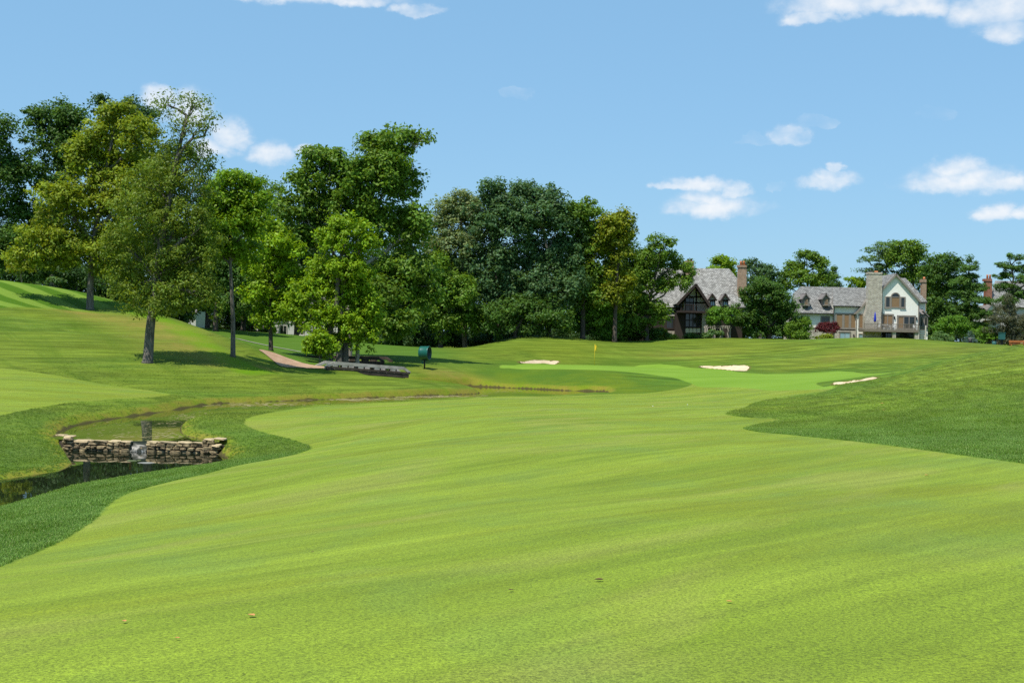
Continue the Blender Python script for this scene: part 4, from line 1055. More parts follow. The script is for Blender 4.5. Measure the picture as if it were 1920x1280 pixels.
# ------------------------------------------------------------------ wooden bridges
def bridge(label, A, B, width, mats, nbay, rails=(0, 1), abut=True, deck=True):
    A = np.array(A); B = np.array(B)
    root = empty('wooden_bridge', tuple(A), label, 'bridge')
    t = B - A; L = np.linalg.norm(t[:2]); u = t / L; side = np.array((-u[1], u[0], 0))
    side /= np.linalg.norm(side)
    P = lambda s, w, h: tuple(u * s + side * w + np.array((0, 0, h)))
    for w in [(0.0, width)[r] for r in rails]:
        rail = MB()
        rail.bar(P(.75, w, .40), P(L - .4, w, .40), .2, .26); o = rail.build('top_rail', mats[0], root)
        for s0, h0, s1, h1 in ((-.05, .02, .72, .40), (L + .12, .05, L - .42, .40)):
            e = MB(); e.bar(P(s0, w, h0), P(s1, w, h1), .195, .2); e.build('rail_end', mats[0], root)
        s = 1.3
        for k in range(nbay):
            ss = .9 + (L - 1.6) * (k + .5) / nbay
            b = MB(); b.bar(P(ss - .22, w, .19), P(ss + .22, w, .19), .18, .16); b.build('rail_block', mats[0], root)
            for q in (-.30, .30):
                b = MB(); b.box(-.05, .05, -.07, .07, -.12, .36); o = b.build('post', mats[1], root); o.location = P(ss + q, w, 0)
        st = MB(); st.bar(P(.0, w, .02), P(L + .1, w, .02), .22, .16); st.build('curb_beam', mats[1], root)
        st = MB(); st.bar(P(.1, w, -.22), P(L, w, -.22), .16, .3); st.build('girder', mats[1], root)
    if deck:
        n_ = int(L / .24); pl = MB(); pl.box(-.11, .11, 0, width - .22, -.06, 0); pme = None
        for k in range(n_):
            if pme is None: o = pl.build('plank', mats[0], root); pme = o.data
            else: o = bpy.data.objects.new('plank', pme); link(o, root)
            o.location = P((k + .5) * L / n_, .11, -.065 + .004 * (k % 3)); o.rotation_euler = (0, -math.asin(u[2]), math.atan2(u[1], u[0]))
    if abut:
        for s0, s1 in ((L - 1.5, L - .25), (.3, 1.0)):
            ab = MB()
            c = [P(s0, .1, -.36), P(s1, .1, -.36), P(s1, width - .1, -.36), P(s0, width - .1, -.36)]
            lo = [(a, b, z - 1.6) for a, b, z in c]
            ab.add(c + lo, [(0, 1, 2, 3), (4, 7, 6, 5), (0, 4, 5, 1), (1, 5, 6, 2), (2, 6, 7, 3), (3, 7, 4, 0)]); ab.build('abutment', M['stone'], root)
    return root
bridge('weathered grey timber footbridge over the stream by the fan', at(610, 688.5, 104.6), at(766, 700, 107.5), 2.6, (M['weathered'], M['weathered_dark']), 4)
pa, pb = at(532, 676, 119), at(718, 680, 117)
bridge('dark shaded timber bridge rail under the bushy tree', pa, pb, 2.4, (M['weathered_dark'], M['weathered_dark']), 4, abut=False)  # all in the dark wood: the trees' shade is in its colour

# ------------------------------------------------------------------ turf fan, flag
fx, fd = at(796, 690, 115.5)[0], 115.5; fz0 = float(hgt(fx, fd))
fan = empty('turf_fan', (fx, fd, fz0), 'round dark green turf fan on a short post beside the bridge', 'fan', rz=math.radians(-16))
s_ = fd / FOC
hc = (EYE - pxy(795, 661.5)[1] * s_) - fz0; R = 12.6 * s_
b = MB(); b.tube([(0, 0, -.15), (0, 0, hc - R * .8)], [.075, .065], 10); b.build('post', M['black'], fan, smooth=True)
b = MB(); N = 28; ln = 18.5 * s_; vs = []; fs = []
prof = [(-ln / 2, R * .90), (-ln / 2 + .03, R * .985), (-ln * .30, R), (ln * .36, R * 1.0), (ln * .40, R * 1.035), (ln / 2, R * 1.035), (ln / 2, R * .95), (-ln / 2 + .06, R * .93)]
for (x, r) in prof:
    for k in range(N): vs.append((x, r * math.cos(6.28318 * k / N), hc + r * math.sin(6.28318 * k / N)))
for i in range(len(prof) - 1):
    for k in range(N): fs.append((i * N + k, i * N + (k + 1) % N, (i + 1) * N + (k + 1) % N, (i + 1) * N + k))
b.add(vs, fs); b.build('drum', M['fan_green'], fan, smooth=True)
gr = MB()
for q in (.25, .5, .75, .93): gr.tube([(ln / 2 - .02, R * q * math.cos(a), hc + R * q * math.sin(a)) for a in [6.28318 * k / 24 for k in range(25)]], [.008] * 25, 4)
for k in range(8):
    a = 6.283 * k / 8; gr.tube([(ln / 2 - .03, 0, hc), (ln / 2 - .03, R * .95 * math.cos(a), hc + R * .95 * math.sin(a))], [.012, .012], 4)
gr.build('grille', M['black'], fan)
bl = MB()
for k in range(4):
    a = 1.57 * k + .4; ca, sa = math.cos(a), math.sin(a)
    bl.add([(ln * .2 - .04, .08 * ca, hc + .08 * sa), (ln * .2 + .05, .08 * -sa + .1 * ca, hc + .08 * ca + .1 * sa), (ln * .2 + .05, R * .88 * ca - .12 * sa, hc + R * .88 * sa + .12 * ca), (ln * .2 - .05, R * .88 * ca + .1 * sa, hc + R * .88 * sa - .1 * ca)], [(0, 1, 2, 3)])
bl.build('blade', M['black'], fan)
b = MB(); b.tube([(-ln / 2 + .12, 0, hc), (ln * .3, 0, hc)], [.16, .13], 12); b.build('motor', M['black'], fan, smooth=True)
b = MB(); b.box(-.24, -.09, -.09, .09, hc - R - .38, hc - R - .12); b.build('control_box', M['fan_green'], fan)
b = MB(); b.bar((-.28, 0, hc - R - .02), (.28, 0, hc - R - .02), .10, .08); b.bar((-.2, 0, hc - R * 1.03), (-.2, 0, hc - R * .8), .06, .06); b.bar((.2, 0, hc - R * 1.03), (.2, 0, hc - R * .8), .06, .06); b.build('yoke', M['black'], fan)
b = MB(); b.tube([(ln / 2 - .05, 0, hc + R * 1.02), (ln / 2 - .05, 0, hc + R * 1.2)], [.02, .012], 6); b.build('lifting_eye', M['black'], fan)

p = gp(1114.5, 685); z0 = float(hgt(*p))
flag = empty('golf_flag', (p[0], p[1], z0), 'limp yellow flag on a thin pin on the putting green', 'flag')
ht = (EYE - pxy(1114.5, 645)[1] * p[1] / FOC) - z0
b = MB(); b.tube([(0, 0, -.1), (0, 0, ht * .5), (.01, 0, ht)], [.018, .016, .014], 8); b.build('pin', M['yellow'], flag, smooth=True)
b = MB(); vs = []; fs = []
for i in range(8):
    for j in range(6):
        u = j / 5; t = i / 7
        vs.append((.02 + u * (.22 - .06 * t) * (1 - .25 * abs(t - .5)), .05 * math.sin(u * 7 + t * 2), ht - .03 - t * .55 - u * .16 - .02 * math.sin(u * 5)))
for i in range(7):
    for j in range(5): fs.append((i * 6 + j, i * 6 + j + 1, i * 6 + j + 7, i * 6 + j + 6))
b.add(vs, fs); b.build('flag_cloth', M['yellow'], flag, smooth=True)

# ------------------------------------------------------------------ houses
class House:
    def __init__(s, name, label, px, d, zlift=0.0):
        s.d = d; x = at(px, 640, d)[0]; s.o = np.array((x, d, float(hgt(x, d)) - .1)); s.root = empty(name, tuple(s.o), label, 'house')
    def p(s, px, py, dy=0.0, back=None):
        q = at(px, py, s.d + dy) - s.o
        if back is not None: q[1] = back      # the same point carried straight back
        return q
    def rect(s, px0, py0, px1, py1, dy):
        mx, my = (px0 + px1) / 2, (py0 + py1) / 2
        return s.p(px0, my, dy)[0], s.p(px1, my, dy)[0], s.p(mx, py1, dy)[2], s.p(mx, py0, dy)[2]
    def box(s, name, mat, px0, py0, px1, py1, y0, y1, parent=None):
        x0, x1, z0, z1 = s.rect(px0, py0, px1, py1, y0); b = MB(); b.box(x0, x1, y0, y1, z0, z1); return b.build(name, mat, parent or s.root)
    def poly(s, name, mat, pts, y0, y1, parent=None):
        b = MB(); b.prism([(s.p(px, py, y0)[0], s.p(px, py, y0)[2]) for px, py in pts], y0, y1); return b.build(name, mat, parent or s.root)
    def roof(s, mat, quads, step=.27, name='roof', parent=None):
        b = MB()
        for q in quads: b.courses(*[s.p(*c) for c in q], step)
        return b.build(name, mat, parent or s.root)
    def slab(s, name, mat, pts, th=.12, parent=None):
        v = [Vector(s.p(*c)) for c in pts]; nrm = (v[1] - v[0]).cross(v[-1] - v[0]).normalized()
        w = [q - nrm * th for q in v]; v = [q - nrm * .012 for q in v]; k = len(v); b = MB()
        b.add(v + w, [tuple(range(k)), tuple(range(2 * k - 1, k - 1, -1))] + [(i, i + k, (i + 1) % k + k, (i + 1) % k) for i in range(k)]); return b.build(name, mat, parent or s.root)
    def window(s, px0, py0, px1, py1, dy, cols=2, rows=1, pane='glass', frame='trim', fw=.14, bar=.05, name='window', arch=False, sill=True):
        x0, x1, z0, z1 = s.rect(px0, py0, px1, py1, dy); b = MB(); yf = dy - .09
        b.box(x0, x0 + fw, yf, dy + .02, z0, z1); b.box(x1 - fw, x1, yf, dy + .02, z0, z1); b.box(x0 + fw, x1 - fw, yf, dy + .02, z1 - fw, z1); b.box(x0 + fw, x1 - fw, yf, dy + .02, z0, z0 + fw)
        w = b.build(name, M[frame], s.root)
        ix0, ix1, iz0, iz1 = x0 + fw, x1 - fw, z0 + fw, z1 - fw
        for i in range(cols):
            for j in range(rows):
                a0 = ix0 + (ix1 - ix0) * i / cols + (bar / 2 if i else 0); a1 = ix0 + (ix1 - ix0) * (i + 1) / cols - (bar / 2 if i < cols - 1 else 0)
                c0 = iz0 + (iz1 - iz0) * j / rows + (bar / 2 if j else 0); c1 = iz0 + (iz1 - iz0) * (j + 1) / rows - (bar / 2 if j < rows - 1 else 0)
                pb_ = MB(); pb_.box(a0, a1, dy - .035, dy + .01, c0, c1)
                mat = pane[i] if isinstance(pane, (list, tuple)) else pane
                pb_.build('pane', M[mat], w)
        for i in range(1, cols):
            xm = ix0 + (ix1 - ix0) * i / cols; m_ = MB(); m_.box(xm - bar / 2, xm + bar / 2, yf + .02, dy, iz0, iz1); m_.build('mullion', M[frame], w)
        for j in range(1, rows):
            zm = iz0 + (iz1 - iz0) * j / rows; m_ = MB(); m_.box(ix0, ix1, yf + .03, dy - .004, zm - bar / 2, zm + bar / 2); m_.build('glazing_bar', M[frame], w)
        if sill: m_ = MB(); m_.box(x0 - .06, x1 + .06, yf - .07, dy - .002, z0 - .07, z0 - .003); m_.build('sill', M[frame], w)
        return w

# --- white house with the stone chimney
H = House('white_house', 'white stucco house with shingle roofs and a tall pale stone chimney', 1640, 186)
G = 652
H.poly('wall', M['stucco'], [(1655, G), (1722.5, G), (1722.5, 563), (1680.5, 515.5), (1655, 541)], 0.0, 8.0)            # main gable
H.box('wall', M['stucco'], 1488, 586, 1564, 615, 1.6, 8.5)                                                         # left wing
H.box('stone_base', M['stone'], 1488, 615.2, 1564, G, 1.5, 8.4)
H.box('wall', M['stucco'], 1563, 572, 1612, 617, 1.1, 8.2)                                                         # middle
H.box('stone_base', M['stone'], 1563, 617.2, 1612, G, 1.0, 8.1)
H.poly('wall', M['stucco'], [(1605.5, G), (1630, G), (1630, 562), (1605.5, 587.5)], .55, 6.0)                       # small half gable
# rear block
H.box('wall', M['stucco'], 1722.5, 566, 1734.5, G, 2.6, 9.0)
H.roof(M['shingle_dark'], [((1484, 586, 1.1), (1564, 587.5, 1.1), (1564, 552.6, 4.0), (1486, 551, 4.0)), ((1486, 551, 4.0), (1564, 552.6, 4.0), (1564, 538.3, 5.6), (1502, 537, 5.6)),
                           ((1562, 573, .7), (1631, 574.4, .7), (1631, 540, 5.6), (1562, 538.2, 5.6))], .29)
H.slab('roof_underlay', M['gutter'], [(1484, 586.4, 1.15), (1564, 587.9, 1.15), (1564, 538.6, 5.6), (1502, 537.3, 5.6), (1486, 551.3, 4.05)], .16)
H.slab('roof_underlay', M['gutter'], [(1562, 573.4, .75), (1631, 574.8, .75), (1631, 540.3, 5.6), (1562, 538.5, 5.6)], .14)
# main gable roof: two slopes running back, and the broader roof behind
H.roof(M['shingle_dark'], [((1651, 545, -.28, 7.8), (1651, 545, -.28), (1680.5, 512.4, -.28), (1680.5, 512.4, -.28, 7.8)), ((1727, 566, -.28), (1727, 566, -.28, 7.8), (1680.6, 512.4, -.28, 7.8), (1680.6, 512.4, -.28))], .29)
H.slab('roof_slope', M['trim'], [(1651, 545, -.28), (1680.5, 512.6, -.28), (1680.5, 512.6, -.28, 7.8), (1651, 545, -.28, 7.8)], .1)
H.slab('roof_slope', M['trim'], [(1680.5, 512.6, -.28), (1727, 566, -.28), (1727, 566, -.28, 7.8), (1680.5, 512.6, -.28, 7.8)], .1)
H.roof(M['shingle_dark'], [((1650, 566, 2.2), (1739, 566, 2.2), (1698, 521.5, 6.0), (1650, 519.5, 6.0))], .29)
H.slab('roof_underlay', M['gutter'], [(1650, 566.3, 2.25), (1739, 566.3, 2.25), (1698, 521.8, 6.0), (1650, 519.8, 6.0)], .14)
def rake(hh, pts, dy, w, mat='trim', name='rake_board'):
    for a, b in zip(pts[:-1], pts[1:]):
        A, B = hh.p(*a, dy), hh.p(*b, dy); q = MB(); q.bar(A, B, .12, w); q.build(name, M[mat], hh.root)
rake(H, [(1651.5, 545.5), (1680.5, 514.6), (1726.5, 566.2)], -.34, .24)
rake(H, [(1603.5, 588.5), (1629, 562)], .30, .24)
H.slab('roof_slope', M['trim'], [(1602.5, 588.5, .3), (1630, 559.5, .3), (1630, 559.5, .3, 5.5), (1602.5, 588.5, .3, 5.5)], .1)
for (a, b, c, d_) in ((1486, 586.4, 1564, .98), (1562, 572.9, 1611, .58), (1725, 566.2, 1739, 2.05)):
    H.box('gutter', M['gutter'], a, b, c, b + 2.0, d_, d_ + .14)
for px in (1563.2, 1605.2): H.box('downpipe', M['trim' if px > 1600 else 'gutter'], px - .7, 574 if px < 1600 else 589, px + .9, G, .85 if px < 1600 else .45, 1.05 if px < 1600 else .53)
H.box('corner_board', M['trim'], 1721.2, 566, 1723.2, G, -.05, -.004)
# chimney
ch = H.poly('chimney', M['stone'], [(1621.5, G), (1652, G), (1652.3, 588), (1654, 575), (1654.2, 511), (1628.8, 510.6), (1628, 560), (1625.5, 580), (1621.8, 592)], -.75, .5)
H.box('chimney_cap', M['stone'], 1628.3, 510.2, 1654.8, 513.6, -.82, .57, ch)
H.box('flue', M['gutter'], 1632, 507.4, 1637, 510.2, -.4, .1, ch); H.box('flue', M['clay'], 1641, 507.8, 1646, 510.2, -.4, .1, ch)
bc = H.box('chimney', M['brick'], 1728.6, 526.5, 1736.6, 600, 4.2, 5.0); H.box('chimney_cap', M['brick'], 1728.0, 523.6, 1737.2, 529, 4.1, 5.1, bc)
b = MB(); c0 = H.p(1732.8, 523.6, 4.6); b.tube([c0, c0 + np.array((0, 0, .28)), c0 + np.array((0, 0, .34))], [.2, .16, .1], 10); b.build('chimney_pot', M['clay'], bc, smooth=True)
# dormers on the left wing
for cx in (1511.6, 1549.2):
    dt = H.poly('dormer', M['trim'], [(cx - 6.2, 573.5), (cx + 6.4, 573.9), (cx + 6.4, 559.5), (cx, 551.5), (cx - 6.2, 559.2)], 1.35, 4.2)
    for sg in (-1, 1):
        v = [(cx, 548.6, 1.05), (cx + sg * 9.2, 560.6, 1.05), (cx + sg * 9.2, 560.6, 1.05, 4.2), (cx, 548.6, 1.05, 4.2)]
        if sg < 0: v = v[::-1]
        H.slab('dormer_roof', M['weathered_roof'], v, .16, dt)
    w = H.window(cx - 3.2, 559, cx + 3.2, 572, 1.35, 2, 2, 'blind', fw=.07, bar=.035)
H.window(1538.5, 592.5, 1556, 613, 1.6, 2, 2, 'glass', fw=.15); H.window(1502, 592, 1517, 613, 1.6, 2, 2, 'glass', fw=.15)
H.window(1566, 587, 1608.5, 616.5, 1.1, 3, 1, ('blind', 'blind', 'blind'), fw=.2, bar=.34); H.window(1609.5, 588, 1622.5, 616, .55, 1, 1, 'blind', fw=.14)
H.box('trim_band', M['trim'], 1564.5, 617, 1611, 619.4, 1.0, 1.09)
H.box('trim_band', M['trim'], 1488, 614, 1563, 616, 1.46, 1.59)
H.window(1573.5, 622.5, 1594.5, 640, 1.0, 2, 1, 'pale_glass', fw=.12, name='cellar_window')
H.box('arch_lintel', M['trim'], 1572.5, 620.8, 1595.5, 622.6, .88, 1.0)
H.window(1609.5, 625, 1620.5, 640, .55, 1, 1, 'pale_glass', fw=.1, name='cellar_window')
H.box('wall_lamp', M['black'], 1600.2, 626.5, 1602.2, 631.5, .86, 1.0)
# gable window with the arched centre
H.window(1659.2, 555.6, 1669.8, 577.2, 0, 1, 1, 'glass', fw=.15); H.window(1687.6, 556.4, 1697.6, 577.4, 0, 1, 1, 'glass', fw=.15)
x0, x1, zb, zt = H.rect(1669.8, 557, 1687.6, 577.2, 0)
cxm = (x0 + x1) / 2; Rr = (x1 - x0) / 2; k = 14
arc = lambda r, y: [(cxm + r * math.cos(math.pi * i / k), y, zt + r * math.sin(math.pi * i / k)) for i in range(k + 1)]
def arch_solid(r0, r1, y0, y1):
    b = MB(); o0, o1, i0, i1 = arc(r1, y0), arc(r1, y1), arc(r0, y0), arc(r0, y1); nn = k + 1
    b.add(o0 + i0 + o1 + i1, [(i, nn + i, nn + i + 1, i + 1) for i in range(k)] + [(i, i + 1, 2 * nn + i + 1, 2 * nn + i) for i in range(k)] + [(nn + i, 3 * nn + i, 3 * nn + i + 1, nn + i + 1) for i in range(k)]); return b
b = arch_solid(Rr - .14, Rr, -.1, .02); b.box(x0, x0 + .14, -.1, .02, zb, zt); b.box(x1 - .14, x1, -.1, .02, zb, zt); b.box(x0 + .14, x1 - .14, -.1, .02, zb, zb + .14); b.box(x0 + .14, x1 - .14, -.07, .01, zt - .05, zt + .05)
aw = b.build('arched_window', M['trim'], H.root)
b = MB(); b.box(x0 + .14, x1 - .14, -.03, .012, zb + .14, zt - .05); b.build('pane', M['blind'], aw)
b = MB(); a_ = [(q[0], q[2]) for q in arc(Rr - .14, 0)]; b.prism(a_, -.03, .012); b.build('pane', M['glass'], aw)
H.window(1652.6, 588.3, 1675.4, 612, 0, 2, 1, 'blind', fw=.2, bar=.12); H.window(1681.4, 591, 1717.2, 618, 0, 3, 1, ('blind', 'glass', 'glass'), fw=.22, bar=.12, name='sliding_door')
for px in (1677.8, 1719.2): H.box('wall_lamp', M['black'], px - .9, 593.0 + (px - 1677) * .04, px + .9, 598 + (px - 1677) * .04, -.16, -.004)
# deck
DY = -3.0
dk = H.box('deck', M['deckwood'], 1620.5, 618, 1722.5, 622.3, DY, -.02)
x0, x1, zf, zt = H.rect(1620.5, 606.8, 1722.5, 618, DY)
b = MB(); b.box(x0, x1, DY + .0, DY + .10, zt - .09, zt); b.build('rail', M['deckwood'], dk)
b = MB(); b.box(x0, x1, DY + .02, DY + .08, zf + .08, zf + .14); b.build('rail', M['deckwood'], dk)
nb = 56
for i in range(nb + 1):
    xx = x0 + (x1 - x0) * i / nb; wdt = .05 if i % 14 == 0 else .016
    b = MB(); b.box(xx - wdt, xx + wdt, DY + .015, DY + .085, zf, zt + (.06 if wdt > .04 else -.09)); b.build('rail_post' if wdt > .04 else 'baluster', M['deckwood'], dk)
H.box('recess_shade', M['shade'], 1654, 622.6, 1716, G, -.05, -.012)  # flat near-black sheet that paints the shade under the deck
H.window(1655, 624, 1673, 645, -.06, 2, 1, 'glass', 'black', fw=.08, name='patio_door'); H.window(1680.5, 624.5, 1714.5, 647, -.06, 3, 1, 'glass', 'black', fw=.08, name='patio_door')
for a, b_ in ((1673.4, 1679.8), (1715, 1721.4)): H.box('stone_pillar', M['stone'], a, 622.4, b_, 656, DY + .15, DY + .65)
for px in (1722.6, 1735.6): H.box('stair_post', M['panel'], px - .8, 610, px + .9, 660, DY + .1, DY + .3)
for i in range(7): H.box('stair_tread', M['deckwood'], 1724, 618 + i * 4.4, 1735, 619.2 + i * 4.4, DY + .35 + .05 * i, DY + .75 + .05 * i)
# bay on the right
H.box('bay_wall', M['trim'], 1724.5, 590, 1740, 618, 1.4, 5.0); H.box('bay_wall', M['stucco'], 1725, 618.3, 1739, 656, 1.5, 5.0)
H.slab('bay_roof', M['weathered_roof'], [(1723, 588.5, 1.1), (1733, 588.5, 1.1), (1731, 579, 2.6), (1723, 579, 2.6)], .1)
H.slab('bay_roof', M['weathered_roof'], [(1732, 582, 1.15), (1743, 593, 1.15), (1743, 593, 1.15, 5), (1732, 582, 1.15, 5)], .12)
H.window(1725.6, 592, 1730.5, 612, 1.4, 1, 1, 'glass', fw=.07); H.window(1733, 594, 1738.6, 612, 1.4, 1, 1, 'glass', fw=.07)
# things on the deck
dz = zf; um_x = H.p(1640.6, 600, DY + .8)[0] + H.o[0]; uz = H.p(1640, 618, DY + .8)[2] + H.o[2]
um = empty('patio_umbrella', (um_x, 186 + DY + .8, uz), 'closed blue patio umbrella on the deck by the stone chimney', 'umbrella')
b = MB(); b.tube([(0, 0, 0), (0, 0, 2.55)], [.03, .025], 8); b.build('pole', M['trim'], um)
b = MB(); b.tube([(0, 0, 1.12), (0, 0, 1.2), (.01, 0, 1.6), (0, 0, 2.1), (0, 0, 2.5)], [.13, .18, .17, .11, .03], 10); b.build('canopy', M['blue'], um, smooth=True)
b = MB(); b.tube([(0, 0, .004), (0, 0, .08)], [.26, .24], 14); b.build('base', M['trim'], um)
def furniture(px, kind, lab, rz):
    x = H.p(px, 612, DY + 1.2)[0] + H.o[0]
    r = empty('patio_table' if kind == 'table' else 'patio_chair', (x, 186 + DY + 1.2, uz), lab, kind, rz=rz)
    if kind == 'table':
        b = MB(); b.tube([(0, 0, .68), (0, 0, .72)], [.5, .5], 18); b.build('table_top', M['white_metal'], r)
        for k in range(4):
            a = .78 + 1.57 * k; b = MB(); b.tube([(.42 * math.cos(a), .42 * math.sin(a), 0), (.2 * math.cos(a), .2 * math.sin(a), .68)], [.02, .02], 6); b.build('leg', M['white_metal'], r)
    else:
        b = MB(); b.box(-.24, .24, -.24, .24, .40, .44); b.build('seat', M['white_metal'], r)
        b = MB()
        for xx in (-.22, -.07, .07, .22): b.bar((xx, .22, .44), (xx, .30, .90), .03, .03)
        b.bar((-.24, .30, .90), (.24, .30, .90), .03, .05); b.build('backrest', M['white_metal'], r)
        for xx in (-.21, .21):
            for yy in (-.21, .21): b = MB(); b.tube([(xx, yy, 0), (xx * .95, yy * .95, .40)], [.018, .018], 6); b.build('leg', M['white_metal'], r)
            b = MB(); b.bar((xx, -.22, .62), (xx, .25, .64), .035, .03); b.build('armrest', M['white_metal'], r)
furniture(1660, 'table', 'white round patio table in the middle of the deck', 0)
furniture(1667.5, 'chair', 'white patio chair right beside the round table', 1.2); furniture(1675.5, 'chair', 'white patio chair before the stucco between window and door', -.6)
furniture(1716.5, 'chair', 'white patio chair at the right end of the deck', .9); furniture(1645.5, 'chair', 'white patio chair beside the blue umbrella', -1.4)

# --- timbered house
T = House('timbered_house', 'half-timbered house with a steep grey shingle roof and deep front gable', 1330, 183)
G = 648
T.box('wall', M['timber'], 1200, 573, 1392, G, 2.0, 11)
T.roof(M['shingle'], [((1196, 575, 1.5), (1398, 578, 1.5), (1394, 536, 5.0), (1210, 534, 5.0)), ((1210, 534, 5.0), (1394, 536, 5.0), (1367, 503.6, 7.6), (1236, 502, 7.6))], .27)
T.slab('roof_underlay', M['timber'], [(1196, 575.4, 1.55), (1398, 578.4, 1.55), (1394, 536.4, 5.05), (1367, 504, 7.6), (1236, 502.4, 7.6), (1210, 534.4, 5.05)], .16)
T.slab('roof_slope', M['weathered'], [(1398, 578.4, 1.6), (1398, 578.4, 11), (1367, 504, 7.9), (1367, 504, 7.6)], .1)
# front gable
T.poly('gable_wall', M['panel'], [(1283, 584), (1330, 585), (1330, 570), (1305.5, 537), (1283, 566)], -.3, 3.5)
for a, b_, dy0 in (((1305, 531.5), (1269, 568.5), -2.0), ):
    T.roof(M['shingle'], [((1269, 569, -2.0), (1269, 569, 4.5), (1305, 531.2, 6.5), (1305, 531.2, -2.0))][:0] or [((1268.5, 569.5, -2.0, 4.5), (1268.5, 569.5, -2.0), (1305, 531.2, -2.0), (1305, 531.2, -2.0, 6.0))], .27)
T.slab('roof_slope', M['timber'], [(1305, 532, -2.0), (1333.5, 574.5, -2.0), (1333.5, 574.5, -2.0, 4.0), (1305, 532, -2.0, 5.5)], .2)
T.slab('roof_slope', M['timber'], [(1268.5, 570, -1.98), (1305, 532, -1.98), (1305, 532, -1.98, 5), (1268.5, 570, -1.98, 4.0)], .2)
T.roof(M['shingle'], [((1334, 574.6, -2.0), (1334, 574.6, -2.0, 4.0), (1305.2, 531.5, -2.0, 5.0), (1305.2, 531.5, -2.0))], .27)
rake(T, [(1269.5, 571), (1305, 533.2), (1332.5, 575.5)], -2.06, .34, 'timber')
for a, b_ in (((1305.5, 540), (1305.5, 584)), ((1283, 567), (1330, 568)), ((1292, 556), (1319, 556.8))):
    A, B = T.p(*a, -.34), T.p(*b_, -.34); q = MB(); q.bar(A, B, .1, .2); q.build('half_timber', M['timber'], T.root)
T.window(1284.5, 558, 1301, 584, -.31, 2, 1, 'glass', 'timber', fw=.12, name='balcony_door')
T.box('balcony', M['timber'], 1271, 582.5, 1327, 586.2, -1.9, -.31)
x0, x1, zf, zt = T.rect(1276, 570.5, 1326, 582.5, -1.85)
b = MB(); b.box(x0, x1, -1.85, -1.76, zt - .09, zt); b.build('balcony_rail', M['timber'], T.root)
for i in range(25):
    xx = x0 + (x1 - x0) * i / 24; b = MB(); b.box(xx - .014, xx + .014, -1.83, -1.78, zf, zt - .09); b.build('baluster', M['timber'], T.root)
for px in (1277, 1301, 1326): T.box('balcony_post', M['timber'], px - .9, 570.5, px + .9, 583, -1.87, -1.7)
T.box('bay_wall', M['timber'], 1268, 586.4, 1316, G, -.3, 2.0)
T.window(1284.5, 587.5, 1314, 613.5, -.31, 4, 2, 'glass', 'timber', fw=.1, bar=.12)
for i in range(4): T.box('cream_panel', M['panel'], 1285.5 + i * 7.1, 615.2, 1291.6 + i * 7.1, 623.5, -.36, -.303)
T.window(1285, 625, 1314.5, 640, -.31, 4, 1, 'glass', 'timber', fw=.1, bar=.12, name='cellar_window')
T.box('stone_pillar', M['stone'], 1316, 587, 1323.5, G, -.75, .3); T.box('downpipe', M['gutter'], 1325.3, 578, 1326.6, G, -.4, -.25)
T.box('cream_panel', M['panel'], 1249, 571, 1257, 582, 1.9, 1.996); T.box('cream_panel', M['panel'], 1258.5, 571, 1266.5, 582, 1.9, 1.996); T.box('cream_panel', M['panel'], 1249, 587, 1266, 592, 1.9, 1.996)
T.box('cream_panel', M['panel'], 1329, 582, 1341, 590, 1.9, 1.996); T.window(1372, 588, 1386, 600, 2.0, 3, 1, 'pale_glass', 'panel', fw=.08)
T.window(1249, 596, 1264, 616, 2.0, 3, 1, 'glass', 'timber', fw=.1)
T.box('stone_base', M['stone'], 1240, 620, 1267, G, 1.6, 1.95)
for cx in (1335.8, 1360.2):
    dm = T.poly('dormer', M['panel'], [(cx - 5.4, 574), (cx + 5.6, 574), (cx + 5.6, 561.6), (cx, 551.6), (cx - 5.4, 561.4)], .3, 4.5)
    for sg in (-1, 1):
        v = [(cx, 549.6, -.2), (cx + sg * 8.8, 563, -.2), (cx + sg * 8.8, 563, -.2, 4.2), (cx, 549.6, -.2, 5.2)]
        if sg < 0: v = v[::-1]
        T.slab('dormer_roof', M['weathered_roof'], v, .12, dm)
        A, B = T.p(cx, 551.2, -.25), T.p(cx + sg * 8.4, 563.6, -.25); q = MB(); q.bar(A, B, .08, .2); q.build('rake_board', M['timber'], dm)
    T.box('sill_beam', M['timber'], cx - 6, 561.6, cx + 6, 564, .18, .3, dm)
    T.window(cx - 4.6, 564.4, cx + 4.8, 573.6, .3, 2, 1, 'pale_glass', 'timber', fw=.09, sill=False)
T.box('eave_board', M['timber'], 1334, 575.5, 1398, 578.5, 1.38, 1.5)
for i, (a, b_, t_, bt) in enumerate(((1285.5, 1300.8, 492, 530), (1384.6, 1399.6, 500, 560))):
    c = T.box('chimney', M['brick'], a, t_, b_, bt, 6.2 if i == 0 else 3.2, 7.2 if i == 0 else 4.2)
    T.box('chimney_cap', M['brick'], a - .6, t_ - 3.2, b_ + .6, t_ + 1.0, 6.1 if i == 0 else 3.1, 7.3 if i == 0 else 4.3, c)
    for k in range(2):
        c0 = T.p((a + b_) / 2 + (k - .5) * 5.5, t_ - 3.2, 6.6 if i == 0 else 3.6); b = MB()
        h_ = .28 if i == 0 else .55
        b.tube([c0, c0 + np.array((0, 0, h_ * .8)), c0 + np.array((0, 0, h_))], [.19, .16, .18], 10); b.build('chimney_pot', M['gutter' if i == 0 else 'clay'], c, smooth=True)
